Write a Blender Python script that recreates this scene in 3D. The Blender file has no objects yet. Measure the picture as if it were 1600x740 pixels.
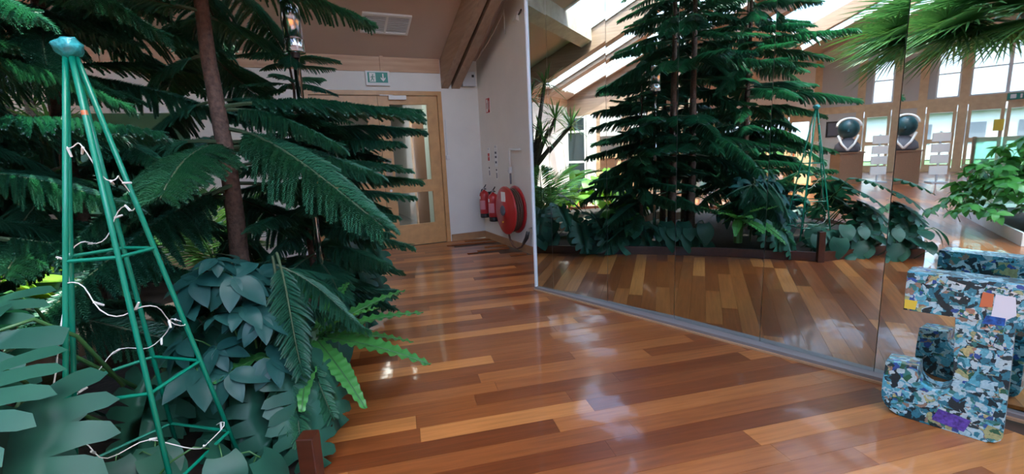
import bpy, bmesh, math, random
from mathutils import Vector, Matrix, Euler, noise

# ------------------------------------------------------------------ camera, sky, sun, exposure
SC = bpy.context.scene
COL = SC.collection
CAMH = 1.4
PITCH, ROLL, FPX = 0.1761729, 0.0455797, 725.0

cam_data = bpy.data.cameras.new('camera')
cam_data.sensor_fit = 'HORIZONTAL'
cam_data.sensor_width = 36.0
cam_data.lens = FPX / 1600.0 * 36.0
cam_data.clip_start = 0.02
cam_data.clip_end = 300
cam = bpy.data.objects.new('camera', cam_data)
COL.objects.link(cam)
_f = Vector((0, math.cos(PITCH), -math.sin(PITCH)))
_r0, _d0 = Vector((1, 0, 0)), Vector((0, -math.sin(PITCH), -math.cos(PITCH)))
_r = _r0 * math.cos(ROLL) + _d0 * math.sin(ROLL)
_d = -_r0 * math.sin(ROLL) + _d0 * math.cos(ROLL)
_m = Matrix(((_r.x, -_d.x, -_f.x, 0), (_r.y, -_d.y, -_f.y, 0), (_r.z, -_d.z, -_f.z, CAMH), (0, 0, 0, 1)))
cam.matrix_world = _m
SC.camera = cam

world = bpy.data.worlds.new('sky')
SC.world = world
world.use_nodes = True
wn = world.node_tree.nodes
wl = world.node_tree.links
wn.clear()
w_out = wn.new('ShaderNodeOutputWorld')
w_bg = wn.new('ShaderNodeBackground')
w_sky = wn.new('ShaderNodeTexSky')
w_sky.sky_type = 'NISHITA'
w_sky.sun_disc = False
w_sky.sun_elevation = math.radians(62)
w_sky.sun_rotation = math.radians(100)
w_sky.air_density = 1.0
w_sky.dust_density = 3.0
w_bg.inputs['Strength'].default_value = 1.0
wl.new(w_sky.outputs['Color'], w_bg.inputs['Color'])
wl.new(w_bg.outputs['Background'], w_out.inputs['Surface'])

sun_data = bpy.data.lights.new('sun', 'SUN')
sun_data.energy = 9.0
sun_data.angle = math.radians(1.0)
sun_data.color = (1.0, 0.93, 0.82)
sun = bpy.data.objects.new('sun', sun_data)
COL.objects.link(sun)
sun.location = (6, -2, 16)
sun.rotation_euler = Vector((-0.36, 0.12, -0.92)).to_track_quat('-Z', 'Y').to_euler()

SC.view_settings.view_transform = 'Standard'
SC.view_settings.look = 'None'
SC.view_settings.exposure = 1.15
SC.view_settings.gamma = 1.0
SC.view_settings.use_curve_mapping = False
SC.cycles.max_bounces = 14
SC.cycles.diffuse_bounces = 5
SC.cycles.glossy_bounces = 7
SC.cycles.transparent_max_bounces = 16
SC.cycles.caustics_reflective = True
SC.cycles.caustics_refractive = False
SC.cycles.sample_clamp_indirect = 6.0
SC.cycles.use_denoising = True

RND = random.Random(11)
PI = math.pi

# ------------------------------------------------------------------ building frame
# s runs along the door wall (to the right), t runs from the door wall towards the viewer
CORNER = Vector((-0.458, 7.984, 0))
U = Vector((0.4195, -0.9078, 0))
V = Vector((0.9078, 0.4195, 0))
def W(s, t, z=0.0):
    return CORNER + V * s + U * t + Vector((0, 0, z))
def ST(p):
    d = Vector((p[0], p[1], 0)) - CORNER
    return d.dot(V), d.dot(U)
RIDGE = 8.0
def RZ(t):
    return 2.92 + 0.46 * (t if t < RIDGE else 2 * RIDGE - t)
# mirror wall: plane MN.p = MH, MD runs along it away from the viewer
MA = -0.7096376
MN = Vector((math.cos(MA), -math.sin(MA), 0))
MD = Vector((math.sin(MA), math.cos(MA), 0))
MH = 3.227672
def MW(a, off, z):      # a along the wall to the right, off in front of the mirror
    return MN * (MH - off) - MD * a + Vector((0, 0, z))

# ------------------------------------------------------------------ mesh helpers
class MB:
    def __init__(self):
        self.v, self.f, self.m = [], [], []
    def add(self, vs, fs, mi=0):
        b = len(self.v)
        self.v += [tuple(x) for x in vs]
        self.f += [tuple(i + b for i in f) for f in fs]
        self.m += [mi] * len(fs)
        return self
    def hexa(self, p, mi=0):    # 8 points: bottom ring, top ring
        return self.add(p, [(3, 2, 1, 0), (4, 5, 6, 7), (0, 1, 5, 4), (1, 2, 6, 5), (2, 3, 7, 6), (3, 0, 4, 7)], mi)
    def box(self, x0, x1, y0, y1, z0, z1, mi=0):
        return self.hexa([(x0, y0, z0), (x1, y0, z0), (x1, y1, z0), (x0, y1, z0), (x0, y0, z1), (x1, y0, z1), (x1, y1, z1), (x0, y1, z1)], mi)
    def sbox(self, s0, s1, t0, t1, z0, z1, mi=0):
        return self.hexa([W(s0, t0, z0), W(s0, t1, z0), W(s1, t1, z0), W(s1, t0, z0), W(s0, t0, z1), W(s0, t1, z1), W(s1, t1, z1), W(s1, t0, z1)], mi)
    def rslab(self, s0, s1, t0, t1, d0, d1, mi=0):   # slab that follows the roof; d0<d1 offsets from its underside
        return self.hexa([W(s0, t0, RZ(t0) + d0), W(s0, t1, RZ(t1) + d0), W(s1, t1, RZ(t1) + d0), W(s1, t0, RZ(t0) + d0),
                          W(s0, t0, RZ(t0) + d1), W(s0, t1, RZ(t1) + d1), W(s1, t1, RZ(t1) + d1), W(s1, t0, RZ(t0) + d1)], mi)
    def mbox(self, a0, a1, o0, o1, z0, z1, mi=0):
        return self.hexa([MW(a0, o0, z0), MW(a0, o1, z0), MW(a1, o1, z0), MW(a1, o0, z0), MW(a0, o0, z1), MW(a0, o1, z1), MW(a1, o1, z1), MW(a1, o0, z1)], mi)
    def tube(self, pts, r, n=6, mi=0, cap=True):
        pts = [Vector(p) for p in pts]
        k = len(pts)
        rs = r if isinstance(r, (list, tuple)) else [r] * k
        up = Vector((0, 0, 1))
        vs, fs = [], []
        prev = None
        for i, p in enumerate(pts):
            a = pts[max(i - 1, 0)]
            b = pts[min(i + 1, k - 1)]
            d = (b - a)
            d = d.normalized() if d.length > 1e-9 else Vector((0, 0, 1))
            if prev is None:
                x = d.cross(up)
                if x.length < 1e-3:
                    x = d.cross(Vector((1, 0, 0)))
            else:
                x = prev - d * prev.dot(d)
            x.normalize()
            prev = x
            y = d.cross(x)
            for j in range(n):
                an = 2 * PI * j / n
                vs.append(p + (x * math.cos(an) + y * math.sin(an)) * rs[i])
        for i in range(k - 1):
            for j in range(n):
                j2 = (j + 1) % n
                fs.append((i * n + j, i * n + j2, (i + 1) * n + j2, (i + 1) * n + j))
        if cap:
            fs.append(tuple(range(n - 1, -1, -1)))
            fs.append(tuple((k - 1) * n + j for j in range(n)))
        return self.add(vs, fs, mi)
    def lathe(self, prof, n=20, o=(0, 0, 0), axis=None, mi=0):   # prof: (r, h)
        o = Vector(o)
        q = Matrix.Identity(3) if axis is None else Vector(axis).to_track_quat('Z', 'Y').to_matrix()
        vs, fs = [], []
        for r, hh in prof:
            for j in range(n):
                an = 2 * PI * j / n
                vs.append(o + q @ Vector((r * math.cos(an), r * math.sin(an), hh)))
        for i in range(len(prof) - 1):
            for j in range(n):
                j2 = (j + 1) % n
                fs.append((i * n + j, i * n + j2, (i + 1) * n + j2, (i + 1) * n + j))
        fs.append(tuple(range(n - 1, -1, -1)))
        fs.append(tuple((len(prof) - 1) * n + j for j in range(n)))
        return self.add(vs, fs, mi)
    def prism(self, poly, fn, mi=0):     # poly of 2D points, fn(x,y,side) -> 3D
        n = len(poly)
        vs = [fn(x, y, 0) for x, y in poly] + [fn(x, y, 1) for x, y in poly]
        fs = [tuple(range(n)), tuple(range(2 * n - 1, n - 1, -1))]
        for i in range(n):
            j = (i + 1) % n
            fs.append((j, i, n + i, n + j))
        return self.add(vs, fs, mi)
    def mesh(self, name, mats, smooth=False, fix=True):
        me = bpy.data.meshes.new(name)
        me.from_pydata(self.v, [], self.f)
        for m in (mats if isinstance(mats, (list, tuple)) else [mats]):
            me.materials.append(m)
        if any(self.m):
            me.polygons.foreach_set('material_index', self.m)
        if fix:
            bm = bmesh.new()
            bm.from_mesh(me)
            bmesh.ops.recalc_face_normals(bm, faces=bm.faces)
            bm.to_mesh(me)
            bm.free()
        if smooth:
            me.polygons.foreach_set('use_smooth', [True] * len(me.polygons))
        me.update()
        return me
    def build(self, name, mats, parent=None, smooth=False, origin=None, bevel=0.0, fix=True):
        off = None
        if origin is not None:
            off = Vector(origin)
        elif parent is not None:
            off = parent.matrix_basis.translation.copy() if parent.parent is None else parent.parent.matrix_basis.translation + parent.matrix_basis.translation
        if off is not None:
            self.v = [(x - off.x, y - off.y, z - off.z) for x, y, z in self.v]
        o = bpy.data.objects.new(name, self.mesh(name, mats, smooth, fix))
        COL.objects.link(o)
        if parent is not None:
            o.parent = parent
        elif off is not None:
            o.location = off
        if bevel > 0:
            b = o.modifiers.new('bevel', 'BEVEL')
            b.width = bevel
            b.segments = 2
            b.limit_method = 'ANGLE'
        if smooth == 'auto':
            pass
        return o

def tag(o, label=None, cat=None, group=None, kind=None):
    if label: o['label'] = label
    if cat: o['category'] = cat
    if group: o['group'] = group
    if kind: o['kind'] = kind
    return o
def thing(name, label, cat, loc, group=None):
    o = bpy.data.objects.new(name, None)
    COL.objects.link(o)
    o.empty_display_size = 0.1
    o.location = loc
    return tag(o, label, cat, group)
def struct(name, mb, mats, smooth=False, bevel=0.0):
    return tag(mb.build(name, mats, smooth=smooth, bevel=bevel), kind='structure')
def sempty(name, loc):
    o = bpy.data.objects.new(name, None)
    COL.objects.link(o)
    o.location = loc
    return tag(o, kind='structure')
def inst(name, mesh, parent, wloc, rot=(0, 0, 0), scale=1.0):
    o = bpy.data.objects.new(name, mesh)
    COL.objects.link(o)
    o.parent = parent
    o.location = Vector(wloc) - parent.location
    o.rotation_euler = rot
    o.scale = (scale, scale, scale) if not isinstance(scale, (tuple, list)) else scale
    return o

# ------------------------------------------------------------------ materials
def new_mat(name):
    m = bpy.data.materials.new(name)
    m.use_nodes = True
    nt = m.node_tree
    return m, nt.nodes, nt.links, nt.nodes['Principled BSDF']
def plain(name, col, rough=0.5, metal=0.0, spec=0.5, coat=0.0, var=0.0, scale=30.0, bump=0.0, trans=0.0):
    m, N, L, b = new_mat(name)
    b.inputs['Base Color'].default_value = (*col, 1)
    b.inputs['Roughness'].default_value = rough
    b.inputs['Metallic'].default_value = metal
    b.inputs['Specular IOR Level'].default_value = spec
    b.inputs['Coat Weight'].default_value = coat
    if var > 0 or bump > 0:
        tc = N.new('ShaderNodeTexCoord')
        nz = N.new('ShaderNodeTexNoise')
        nz.inputs['Scale'].default_value = scale
        nz.inputs['Detail'].default_value = 4
        L.new(tc.outputs['Object'], nz.inputs['Vector'])
        if var > 0:
            r = N.new('ShaderNodeValToRGB')
            r.color_ramp.elements[0].position = 0.3
            r.color_ramp.elements[1].position = 0.7
            r.color_ramp.elements[0].color = (*[c * (1 - var) for c in col], 1)
            r.color_ramp.elements[1].color = (*[min(1, c * (1 + var)) for c in col], 1)
            L.new(nz.outputs['Fac'], r.inputs['Fac'])
            L.new(r.outputs['Color'], b.inputs['Base Color'])
        if bump > 0:
            bp = N.new('ShaderNodeBump')
            bp.inputs['Strength'].default_value = bump
            bp.inputs['Distance'].default_value = 0.01
            L.new(nz.outputs['Fac'], bp.inputs['Height'])
            L.new(bp.outputs['Normal'], b.inputs['Normal'])
    return m
def leafy(name, c0, c1, rough=0.4, trans=0.25, spec=0.5, vein=0.0):
    m, N, L, b = new_mat(name)
    oi = N.new('ShaderNodeObjectInfo')
    geo = N.new('ShaderNodeNewGeometry')
    tc = N.new('ShaderNodeTexCoord')
    nz = N.new('ShaderNodeTexNoise')
    nz.inputs['Scale'].default_value = 6.0
    L.new(tc.outputs['Object'], nz.inputs['Vector'])
    ad = N.new('ShaderNodeMath'); ad.operation = 'MULTIPLY_ADD'
    L.new(oi.outputs['Random'], ad.inputs[0]); ad.inputs[1].default_value = 0.55
    L.new(nz.outputs['Fac'], ad.inputs[2])
    sb = N.new('ShaderNodeMath'); sb.operation = 'SUBTRACT'; sb.use_clamp = True
    L.new(ad.outputs[0], sb.inputs[0]); sb.inputs[1].default_value = 0.28
    mx = N.new('ShaderNodeMix'); mx.data_type = 'RGBA'
    mx.inputs[6].default_value = (*c0, 1); mx.inputs[7].default_value = (*c1, 1)
    L.new(sb.outputs[0], mx.inputs[0])
    L.new(mx.outputs[2], b.inputs['Base Color'])
    b.inputs['Roughness'].default_value = rough
    b.inputs['Specular IOR Level'].default_value = spec
    out = N['Material Output']
    tr = N.new('ShaderNodeBsdfTranslucent')
    hs = N.new('ShaderNodeHueSaturation')
    hs.inputs['Hue'].default_value = 0.47; hs.inputs['Saturation'].default_value = 1.1; hs.inputs['Value'].default_value = 1.7
    L.new(mx.outputs[2], hs.inputs['Color']); L.new(hs.outputs['Color'], tr.inputs['Color'])
    ms = N.new('ShaderNodeMixShader'); ms.inputs[0].default_value = trans
    L.new(b.outputs[0], ms.inputs[1]); L.new(tr.outputs[0], ms.inputs[2])
    L.new(ms.outputs[0], out.inputs['Surface'])
    return m
def woody(name, c0, c1, axis, rough=0.45, scale=14.0, coat=0.0, stretch=14.0):
    """grain running along a world direction (axis in the ground plane)"""
    m, N, L, b = new_mat(name)
    tc = N.new('ShaderNodeNewGeometry')
    mp = N.new('ShaderNodeMapping')
    ang = math.atan2(axis[1], axis[0])
    vr = N.new('ShaderNodeVectorRotate'); vr.rotation_type = 'Z_AXIS'; vr.inputs['Angle'].default_value = -ang
    L.new(tc.outputs['Position'], vr.inputs['Vector'])
    mp.inputs['Scale'].default_value = (1.0, stretch, stretch)
    L.new(vr.outputs[0], mp.inputs['Vector'])
    nz = N.new('ShaderNodeTexNoise'); nz.inputs['Scale'].default_value = scale / 8; nz.inputs['Detail'].default_value = 5
    L.new(mp.outputs[0], nz.inputs['Vector'])
    r = N.new('ShaderNodeValToRGB')
    r.color_ramp.elements[0].position = 0.3; r.color_ramp.elements[1].position = 0.72
    r.color_ramp.elements[0].color = (*c0, 1); r.color_ramp.elements[1].color = (*c1, 1)
    L.new(nz.outputs['Fac'], r.inputs['Fac'])
    L.new(r.outputs['Color'], b.inputs['Base Color'])
    b.inputs['Roughness'].default_value = rough
    b.inputs['Coat Weight'].default_value = coat
    return m
def glassy(name, tint=(0.95, 0.98, 0.97), gl=0.08):
    m, N, L, b = new_mat(name)
    out = N['Material Output']
    tr = N.new('ShaderNodeBsdfTransparent'); tr.inputs['Color'].default_value = (*tint, 1)
    g = N.new('ShaderNodeBsdfGlossy'); g.inputs['Roughness'].default_value = 0.02
    lw = N.new('ShaderNodeLayerWeight'); lw.inputs['Blend'].default_value = 0.15
    mm = N.new('ShaderNodeMath'); mm.operation = 'MULTIPLY_ADD'; mm.use_clamp = True
    L.new(lw.outputs['Fresnel'], mm.inputs[0]); mm.inputs[1].default_value = 0.7; mm.inputs[2].default_value = gl * 0.3
    ms = N.new('ShaderNodeMixShader')
    L.new(mm.outputs[0], ms.inputs[0]); L.new(tr.outputs[0], ms.inputs[1]); L.new(g.outputs[0], ms.inputs[2])
    L.new(ms.outputs[0], out.inputs['Surface'])
    return m

PLANK_DIR = Vector((0.9744, 0.2250, 0))
def plank_mat():
    m, N, L, b = new_mat('varnished_hardwood')
    oi = N.new('ShaderNodeObjectInfo')
    geo = N.new('ShaderNodeNewGeometry')
    ad = N.new('ShaderNodeMath'); ad.operation = 'ADD'
    L.new(oi.outputs['Random'], ad.inputs[0]); L.new(geo.outputs['Random Per Island'], ad.inputs[1])
    fr = N.new('ShaderNodeMath'); fr.operation = 'FRACT'
    L.new(ad.outputs[0], fr.inputs[0])
    ramp = N.new('ShaderNodeValToRGB')
    e = ramp.color_ramp.elements
    e[0].position = 0.0; e[0].color = (0.150, 0.038, 0.010, 1)
    e[1].position = 1.0; e[1].color = (0.56, 0.225, 0.058, 1)
    for p, c in ((0.3, (0.245, 0.072, 0.018)), (0.6, (0.33, 0.108, 0.027)), (0.82, (0.42, 0.150, 0.038))):
        x = e.new(p); x.color = (*c, 1)
    L.new(fr.outputs[0], ramp.inputs['Fac'])
    vr = N.new('ShaderNodeVectorRotate'); vr.rotation_type = 'Z_AXIS'; vr.inputs['Angle'].default_value = -math.atan2(PLANK_DIR.y, PLANK_DIR.x)
    L.new(geo.outputs['Position'], vr.inputs['Vector'])
    mp = N.new('ShaderNodeMapping'); mp.inputs['Scale'].default_value = (1.2, 22, 1)
    L.new(vr.outputs[0], mp.inputs['Vector'])
    av = N.new('ShaderNodeVectorMath'); av.operation = 'ADD'
    L.new(mp.outputs[0], av.inputs[0])
    sc = N.new('ShaderNodeMath'); sc.operation = 'MULTIPLY'; sc.inputs[1].default_value = 37.0
    L.new(fr.outputs[0], sc.inputs[0]); L.new(sc.outputs[0], av.inputs[1])
    nz = N.new('ShaderNodeTexNoise'); nz.inputs['Scale'].default_value = 2.2; nz.inputs['Detail'].default_value = 6; nz.inputs['Roughness'].default_value = 0.6
    L.new(av.outputs[0], nz.inputs['Vector'])
    mx = N.new('ShaderNodeMix'); mx.data_type = 'RGBA'; mx.blend_type = 'MULTIPLY'; mx.inputs[0].default_value = 0.75
    r2 = N.new('ShaderNodeValToRGB'); r2.color_ramp.elements[0].position = 0.25; r2.color_ramp.elements[1].position = 0.7
    r2.color_ramp.elements[0].color = (0.55, 0.5, 0.45, 1); r2.color_ramp.elements[1].color = (1.12, 1.08, 1.05, 1)
    L.new(nz.outputs['Fac'], r2.inputs['Fac'])
    L.new(ramp.outputs['Color'], mx.inputs[6]); L.new(r2.outputs['Color'], mx.inputs[7])
    L.new(mx.outputs[2], b.inputs['Base Color'])
    b.inputs['Roughness'].default_value = 0.32
    b.inputs['Specular IOR Level'].default_value = 0.3
    b.inputs['Coat Weight'].default_value = 0.55
    b.inputs['Coat Roughness'].default_value = 0.07
    n2 = N.new('ShaderNodeTexNoise'); n2.inputs['Scale'].default_value = 5.0; n2.inputs['Detail'].default_value = 2
    L.new(geo.outputs['Position'], n2.inputs['Vector'])
    bp = N.new('ShaderNodeBump'); bp.inputs['Strength'].default_value = 0.10; bp.inputs['Distance'].default_value = 0.02
    L.new(n2.outputs['Fac'], bp.inputs['Height'])
    L.new(bp.outputs['Normal'], b.inputs['Coat Normal']); L.new(bp.outputs['Normal'], b.inputs['Normal'])
    return m
M = {}
M['plank'] = plank_mat()
M['subfloor'] = plain('dark_subfloor', (0.05, 0.02, 0.01), 0.6)
M['wall'] = plain('white_painted_plaster', (0.69, 0.665, 0.615), 0.7, var=0.03, scale=3)
M['white'] = plain('white_gloss_paint', (0.66, 0.66, 0.64), 0.4)
M['ceiling'] = plain('beige_ceiling_board', (0.47, 0.37, 0.31), 0.8, var=0.03, scale=2)
M['ceil_pale'] = plain('pale_ceiling_board', (0.62, 0.56, 0.53), 0.8)
M['trimmer'] = plain('rough_cream_plaster', (0.46, 0.41, 0.34), 0.85, var=0.15, scale=6, bump=0.3)
M['glulam'] = woody('laminated_spruce', (0.25, 0.160, 0.108), (0.35, 0.24, 0.165), U, 0.5)
M['pine'] = woody('pine_boarding', (0.42, 0.23, 0.12), (0.56, 0.34, 0.20), V, 0.5)
M['oak'] = plain('honey_oak_door', (0.50, 0.27, 0.105), 0.38, var=0.12, scale=9)
M['oakpale'] = plain('pale_oak_screen', (0.52, 0.36, 0.20), 0.42, var=0.12, scale=6)
M['sill'] = plain('beech_skirting', (0.40, 0.22, 0.11), 0.4, var=0.1, scale=8)
M['glass'] = glassy('clear_glass')
M['skyglass'] = glassy('skylight_glass', (0.96, 0.98, 1.0), 0.03)
M['blueglass'] = glassy('blue_tinted_glass', (0.40, 0.58, 0.64), 0.15)
M['greenglass'] = glassy('green_tinted_glass', (0.72, 0.90, 0.86), 0.12)
M['carpet'] = plain('grey_carpet', (0.12, 0.12, 0.115), 0.95, var=0.2, scale=200)
M['greywall'] = plain('grey_paint', (0.40, 0.40, 0.38), 0.7)
M['palegreen'] = plain('pale_green_paint', (0.52, 0.62, 0.57), 0.7)
M['brown'] = plain('brown_door_veneer', (0.17, 0.085, 0.045), 0.5, var=0.1)
M['dark'] = plain('dark_plastic', (0.015, 0.015, 0.017), 0.4)
M['rubber'] = plain('brown_rubber_hose', (0.10, 0.045, 0.03), 0.5)
M['red'] = plain('red_enamel', (0.42, 0.018, 0.022), 0.28, coat=0.3)
M['redbright'] = plain('red_sign_ink', (0.5, 0.03, 0.03), 0.5)
M['chrome'] = plain('polished_steel', (0.72, 0.73, 0.74), 0.12, metal=1.0)
M['alu'] = plain('brushed_aluminium', (0.55, 0.56, 0.57), 0.35, metal=1.0)
M['greybox'] = plain('grey_plastic', (0.50, 0.52, 0.54), 0.45)
M['signgreen'] = plain('exit_sign_green', (0.0, 0.21, 0.15), 0.4)
M['plate'] = plain('dull_bronze_plate', (0.30, 0.225, 0.15), 0.45)
M['paper'] = plain('white_paper', (0.75, 0.75, 0.73), 0.6)
M['yellow'] = plain('yellow_notice', (0.75, 0.55, 0.05), 0.6)
M['pink'] = plain('pink_label', (0.55, 0.22, 0.25), 0.5)
M['tape'] = plain('green_tape', (0.0, 0.20, 0.13), 0.35, var=0.2, scale=40)
M['wire'] = plain('green_coated_wire', (0.0, 0.185, 0.105), 0.35)
M['tealtape'] = plain('teal_sticky_tape', (0.02, 0.24, 0.24), 0.3, var=0.5, scale=45, bump=0.5)
M['flex'] = plain('white_flex', (0.62, 0.62, 0.56), 0.4)
M['twig'] = plain('green_brown_twig', (0.045, 0.075, 0.032), 0.6)
M['rail'] = plain('brown_grey_rail', (0.20, 0.165, 0.145), 0.4)
M['soil'] = plain('dark_soil', (0.022, 0.014, 0.009), 0.95, var=0.5, scale=20, bump=0.6)
M['kerb'] = woody('dark_red_varnished_timber', (0.045, 0.010, 0.004), (0.075, 0.018, 0.007), (0, 0, 1), 0.3, coat=0.3)
M['sleeper'] = plain('weathered_sleeper', (0.56, 0.37, 0.23), 0.7, var=0.2, scale=12, bump=0.3)
M['bark'] = plain('brown_bark', (0.10, 0.055, 0.036), 0.85, var=0.4, scale=40, bump=0.8)
M['barkgrey'] = plain('grey_bark', (0.10, 0.085, 0.07), 0.85, var=0.4, scale=30, bump=0.6)
M['needle'] = leafy('norfolk_pine_needles', (0.012, 0.082, 0.054), (0.040, 0.165, 0.082), 0.36, 0.25)
M['monstera'] = leafy('monstera_leaf', (0.010, 0.058, 0.040), (0.024, 0.110, 0.062), 0.40, 0.15, 0.28)
M['bluegreen'] = leafy('blue_green_leaf', (0.008, 0.048, 0.043), (0.019, 0.086, 0.069), 0.40, 0.12, 0.25)
M['fern'] = leafy('bright_fern', (0.030, 0.170, 0.038), (0.075, 0.30, 0.06), 0.32, 0.25)
M['lime'] = leafy('lime_leaf', (0.10, 0.30, 0.03), (0.22, 0.45, 0.05), 0.4, 0.4)
M['palmleaf'] = leafy('palm_leaf', (0.020, 0.100, 0.035), (0.075, 0.20, 0.05), 0.35, 0.25)
M['stalk'] = plain('green_stalk', (0.035, 0.12, 0.03), 0.45)
M['teal'] = plain('teal_papier_mache', (0.004, 0.045, 0.055), 0.45, var=0.4, scale=8)
M['orange'] = plain('orange_card', (0.62, 0.17, 0.06), 0.6)
M['planks_out'] = plain('paving_outside', (0.16, 0.16, 0.155), 0.9, var=0.1)
M['grass'] = plain('grass_outside', (0.05, 0.10, 0.03), 0.95, var=0.4, scale=3)
M['hedge'] = plain('hedge_outside', (0.035, 0.10, 0.02), 0.9, var=0.6, scale=4)
M['render'] = plain('white_render_outside', (0.36, 0.36, 0.36), 0.8)
M['slate'] = plain('slate_outside', (0.10, 0.105, 0.13), 0.8)
def glow(name, col, st):
    m, N, L, b = new_mat(name)
    b.inputs['Emission Color'].default_value = (*col, 1)
    b.inputs['Emission Strength'].default_value = st
    return m
M['fillglow'] = glow('fill_light_diffuser', (1, .97, .9), 7.0)  # glow of the added fill light in the corridor
def mirror_mat():
    m, N, L, b = new_mat('silvered_mirror')
    b.inputs['Base Color'].default_value = (0.68, 0.80, 0.80, 1)
    b.inputs['Metallic'].default_value = 1.0
    b.inputs['Roughness'].default_value = 0.012
    return m
M['mirror'] = mirror_mat()

# ------------------------------------------------------------------ structure: floor of single planks
def clip(poly, fn):
    out = []
    n = len(poly)
    for i in range(n):
        a, b = poly[i], poly[(i + 1) % n]
        da, db = fn(a), fn(b)
        if da >= 0: out.append(a)
        if (da >= 0) != (db >= 0):
            k = da / (da - db)
            out.append((a[0] + (b[0] - a[0]) * k, a[1] + (b[1] - a[1]) * k))
    return out
floor = struct('floor', MB().add([W(-24, -0.05, -0.022), W(6, -0.05, -0.022), W(6, 17, -0.022), W(-24, 17, -0.022)], [(0, 1, 2, 3)]), M['subfloor'])
def lay_floor():
    pw = 0.128
    q = Vector((-PLANK_DIR.y, PLANK_DIR.x, 0))
    rows = []
    rr = random.Random(5)
    for i in range(-110, 125):
        x = -26.0 + rr.uniform(0, 1.6)
        while x < 12:
            ln = rr.choice((0.9, 1.2, 1.45, 1.7, 2.1)) * rr.uniform(0.95, 1.05)
            rows.append((x, x + ln, i * pw, (i + 1) * pw))
            x += ln
    near = []
    far = MB()
    g = 0.0006
    for x0, x1, y0, y1 in rows:
        c = PLANK_DIR * (x0 + x1) / 2 + q * (y0 + y1) / 2
        s, t = ST(c)
        if t < -0.9 or t > 16.5 or s < -22.5: continue
        poly = []
        for a, b in ((x0 + g, y0 + g), (x1 - g, y0 + g), (x1 - g, y1 - g), (x0 + g, y1 - g)):
            p = PLANK_DIR * a + q * b
            poly.append((p.x, p.y))
        poly = clip(poly, lambda p: ST(p)[1] - 0.0)
        poly = clip(poly, lambda p: ST(p)[0] + 21.05)
        if s < 0:
            poly = clip(poly, lambda p: 0.02 - ST(p)[0])
        else:
            poly = clip(poly, lambda p: MH + 0.01 - (p[0] * MN.x + p[1] * MN.y))
        if len(poly) < 3: continue
        ar = 0.5 * abs(sum(poly[k][0] * poly[(k + 1) % len(poly)][1] - poly[(k + 1) % len(poly)][0] * poly[k][1] for k in range(len(poly))))
        if ar < 0.002: continue
        dz = rr.uniform(-0.0004, 0.0)
        show = c.y > 0.7 and c.x > -2.0 and c.dot(MN) < MH + 0.05 and -c.dot(MD) > -4.2 and c.x < 2.6 and s < 0.3
        if show and c.y < 8.3:
            near.append((c.length, poly, dz, c))
        else:
            far.prism(poly, lambda x, y, k, dz=dz: (x, y, dz - 0.02 * k))
    near.sort(key=lambda r: r[0])
    for k, (d, poly, dz, c) in enumerate(near):
        if k < 300:
            MB().prism(poly, lambda x, y, kk: (x, y, dz - 0.02 * kk)).build('plank', M['plank'], floor, fix=False)
        else:
            far.prism(poly, lambda x, y, kk: (x, y, dz - 0.02 * kk))
    o = far.build('distant_planks', M['plank'], floor, fix=False)
    tag(o, kind='stuff')
lay_floor()

# ------------------------------------------------------------------ walls
# door wall (t = 0), opening for the double door between s = -2.62 and -0.64
DT = -0.14
struct('wall_back', MB().sbox(-0.64, 0.14, DT, 0, 0, 3.0).sbox(-2.66, -0.64, DT, 0, 2.435, 2.71).sbox(-4.0, -2.66, DT, 0, 0, 2.71)
       .sbox(-10.2, -6.9, DT, 0, 0, 2.71).sbox(-6.9, -4.0, DT, 0, 0, 0.35).sbox(-6.9, -4.0, DT, 0, 2.2, 2.71), M['wall'])
tb = sempty('trim_1', W(-5, 0, 2.8))
MB().sbox(-10.2, -0.63, -0.2, 0.012, 2.712, 2.96).build('timber_band', M['pine'], tb)
for s in (-1.53, -3.2, -4.9, -6.6):
    MB().sbox(s - 0.025, s + 0.025, 0.013, 0.03, 2.715, 2.955).build('batten', M['pine'], tb)
# hose-reel wall (s = 0)
def hose_wall():
    mb = MB()
    pts = [(0, 0), (4.6, 0), (4.6, RZ(4.6) + .05), (0, RZ(0) + .05)]
    mb.prism(pts, lambda t, z, k: W(0.0 + 0.14 * k, t, z))
    return struct('wall_right', mb, M['wall'])
hose_wall()
struct('baseboard_right', MB().sbox(-0.018, 0, 0.018, 4.6, 0, 0.115), M['sill'], bevel=0.003)
struct('baseboard_back', MB().sbox(-0.615, 0, 0.0, 0.018, 0, 0.115), M['sill'], bevel=0.003)
# wall that carries the mirrors: end strip at a = -3.40
def mirror_wall():
    mb = MB()
    A0, A1 = -3.395, 3.3
    p0, p1 = MW(A0, 0, 0), MW(A1, 0, 0)
    pts = []
    n = 12
    top = [(A0 + (A1 - A0) * i / n, min(RZ(ST(MW(A0 + (A1 - A0) * i / n, 0, 0))[1]), 9)) for i in range(n + 1)]
    poly = [(A0, 0), (A1, 0)] + [(a, z + .05) for a, z in reversed(top)]
    mb.prism(poly, lambda a, z, k: MW(a, -0.09 - 0.08 * k, z))
    return struct('wall_mirrored', mb, M['wall'])
mirror_wall()
# remaining shell: closing walls round the hall
def shell():
    p = MW(3.3, -0.14, 0)
    s, t = ST(p)
    mb = MB()
    mb.prism([(t - .05, 0), (16, 0), (16, RZ(16)), (RIDGE, RZ(RIDGE)), (t - .05, RZ(t))], lambda tt, z, k: W(s + 0.14 * k, tt, z))
    struct('wall_far_right', mb, M['wall'])
    struct('wall_behind', MB().sbox(-21.1, s + .14, 16, 16.14, 0, 3.0), M['wall'])
    return s
S_RIGHT = shell()

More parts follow.
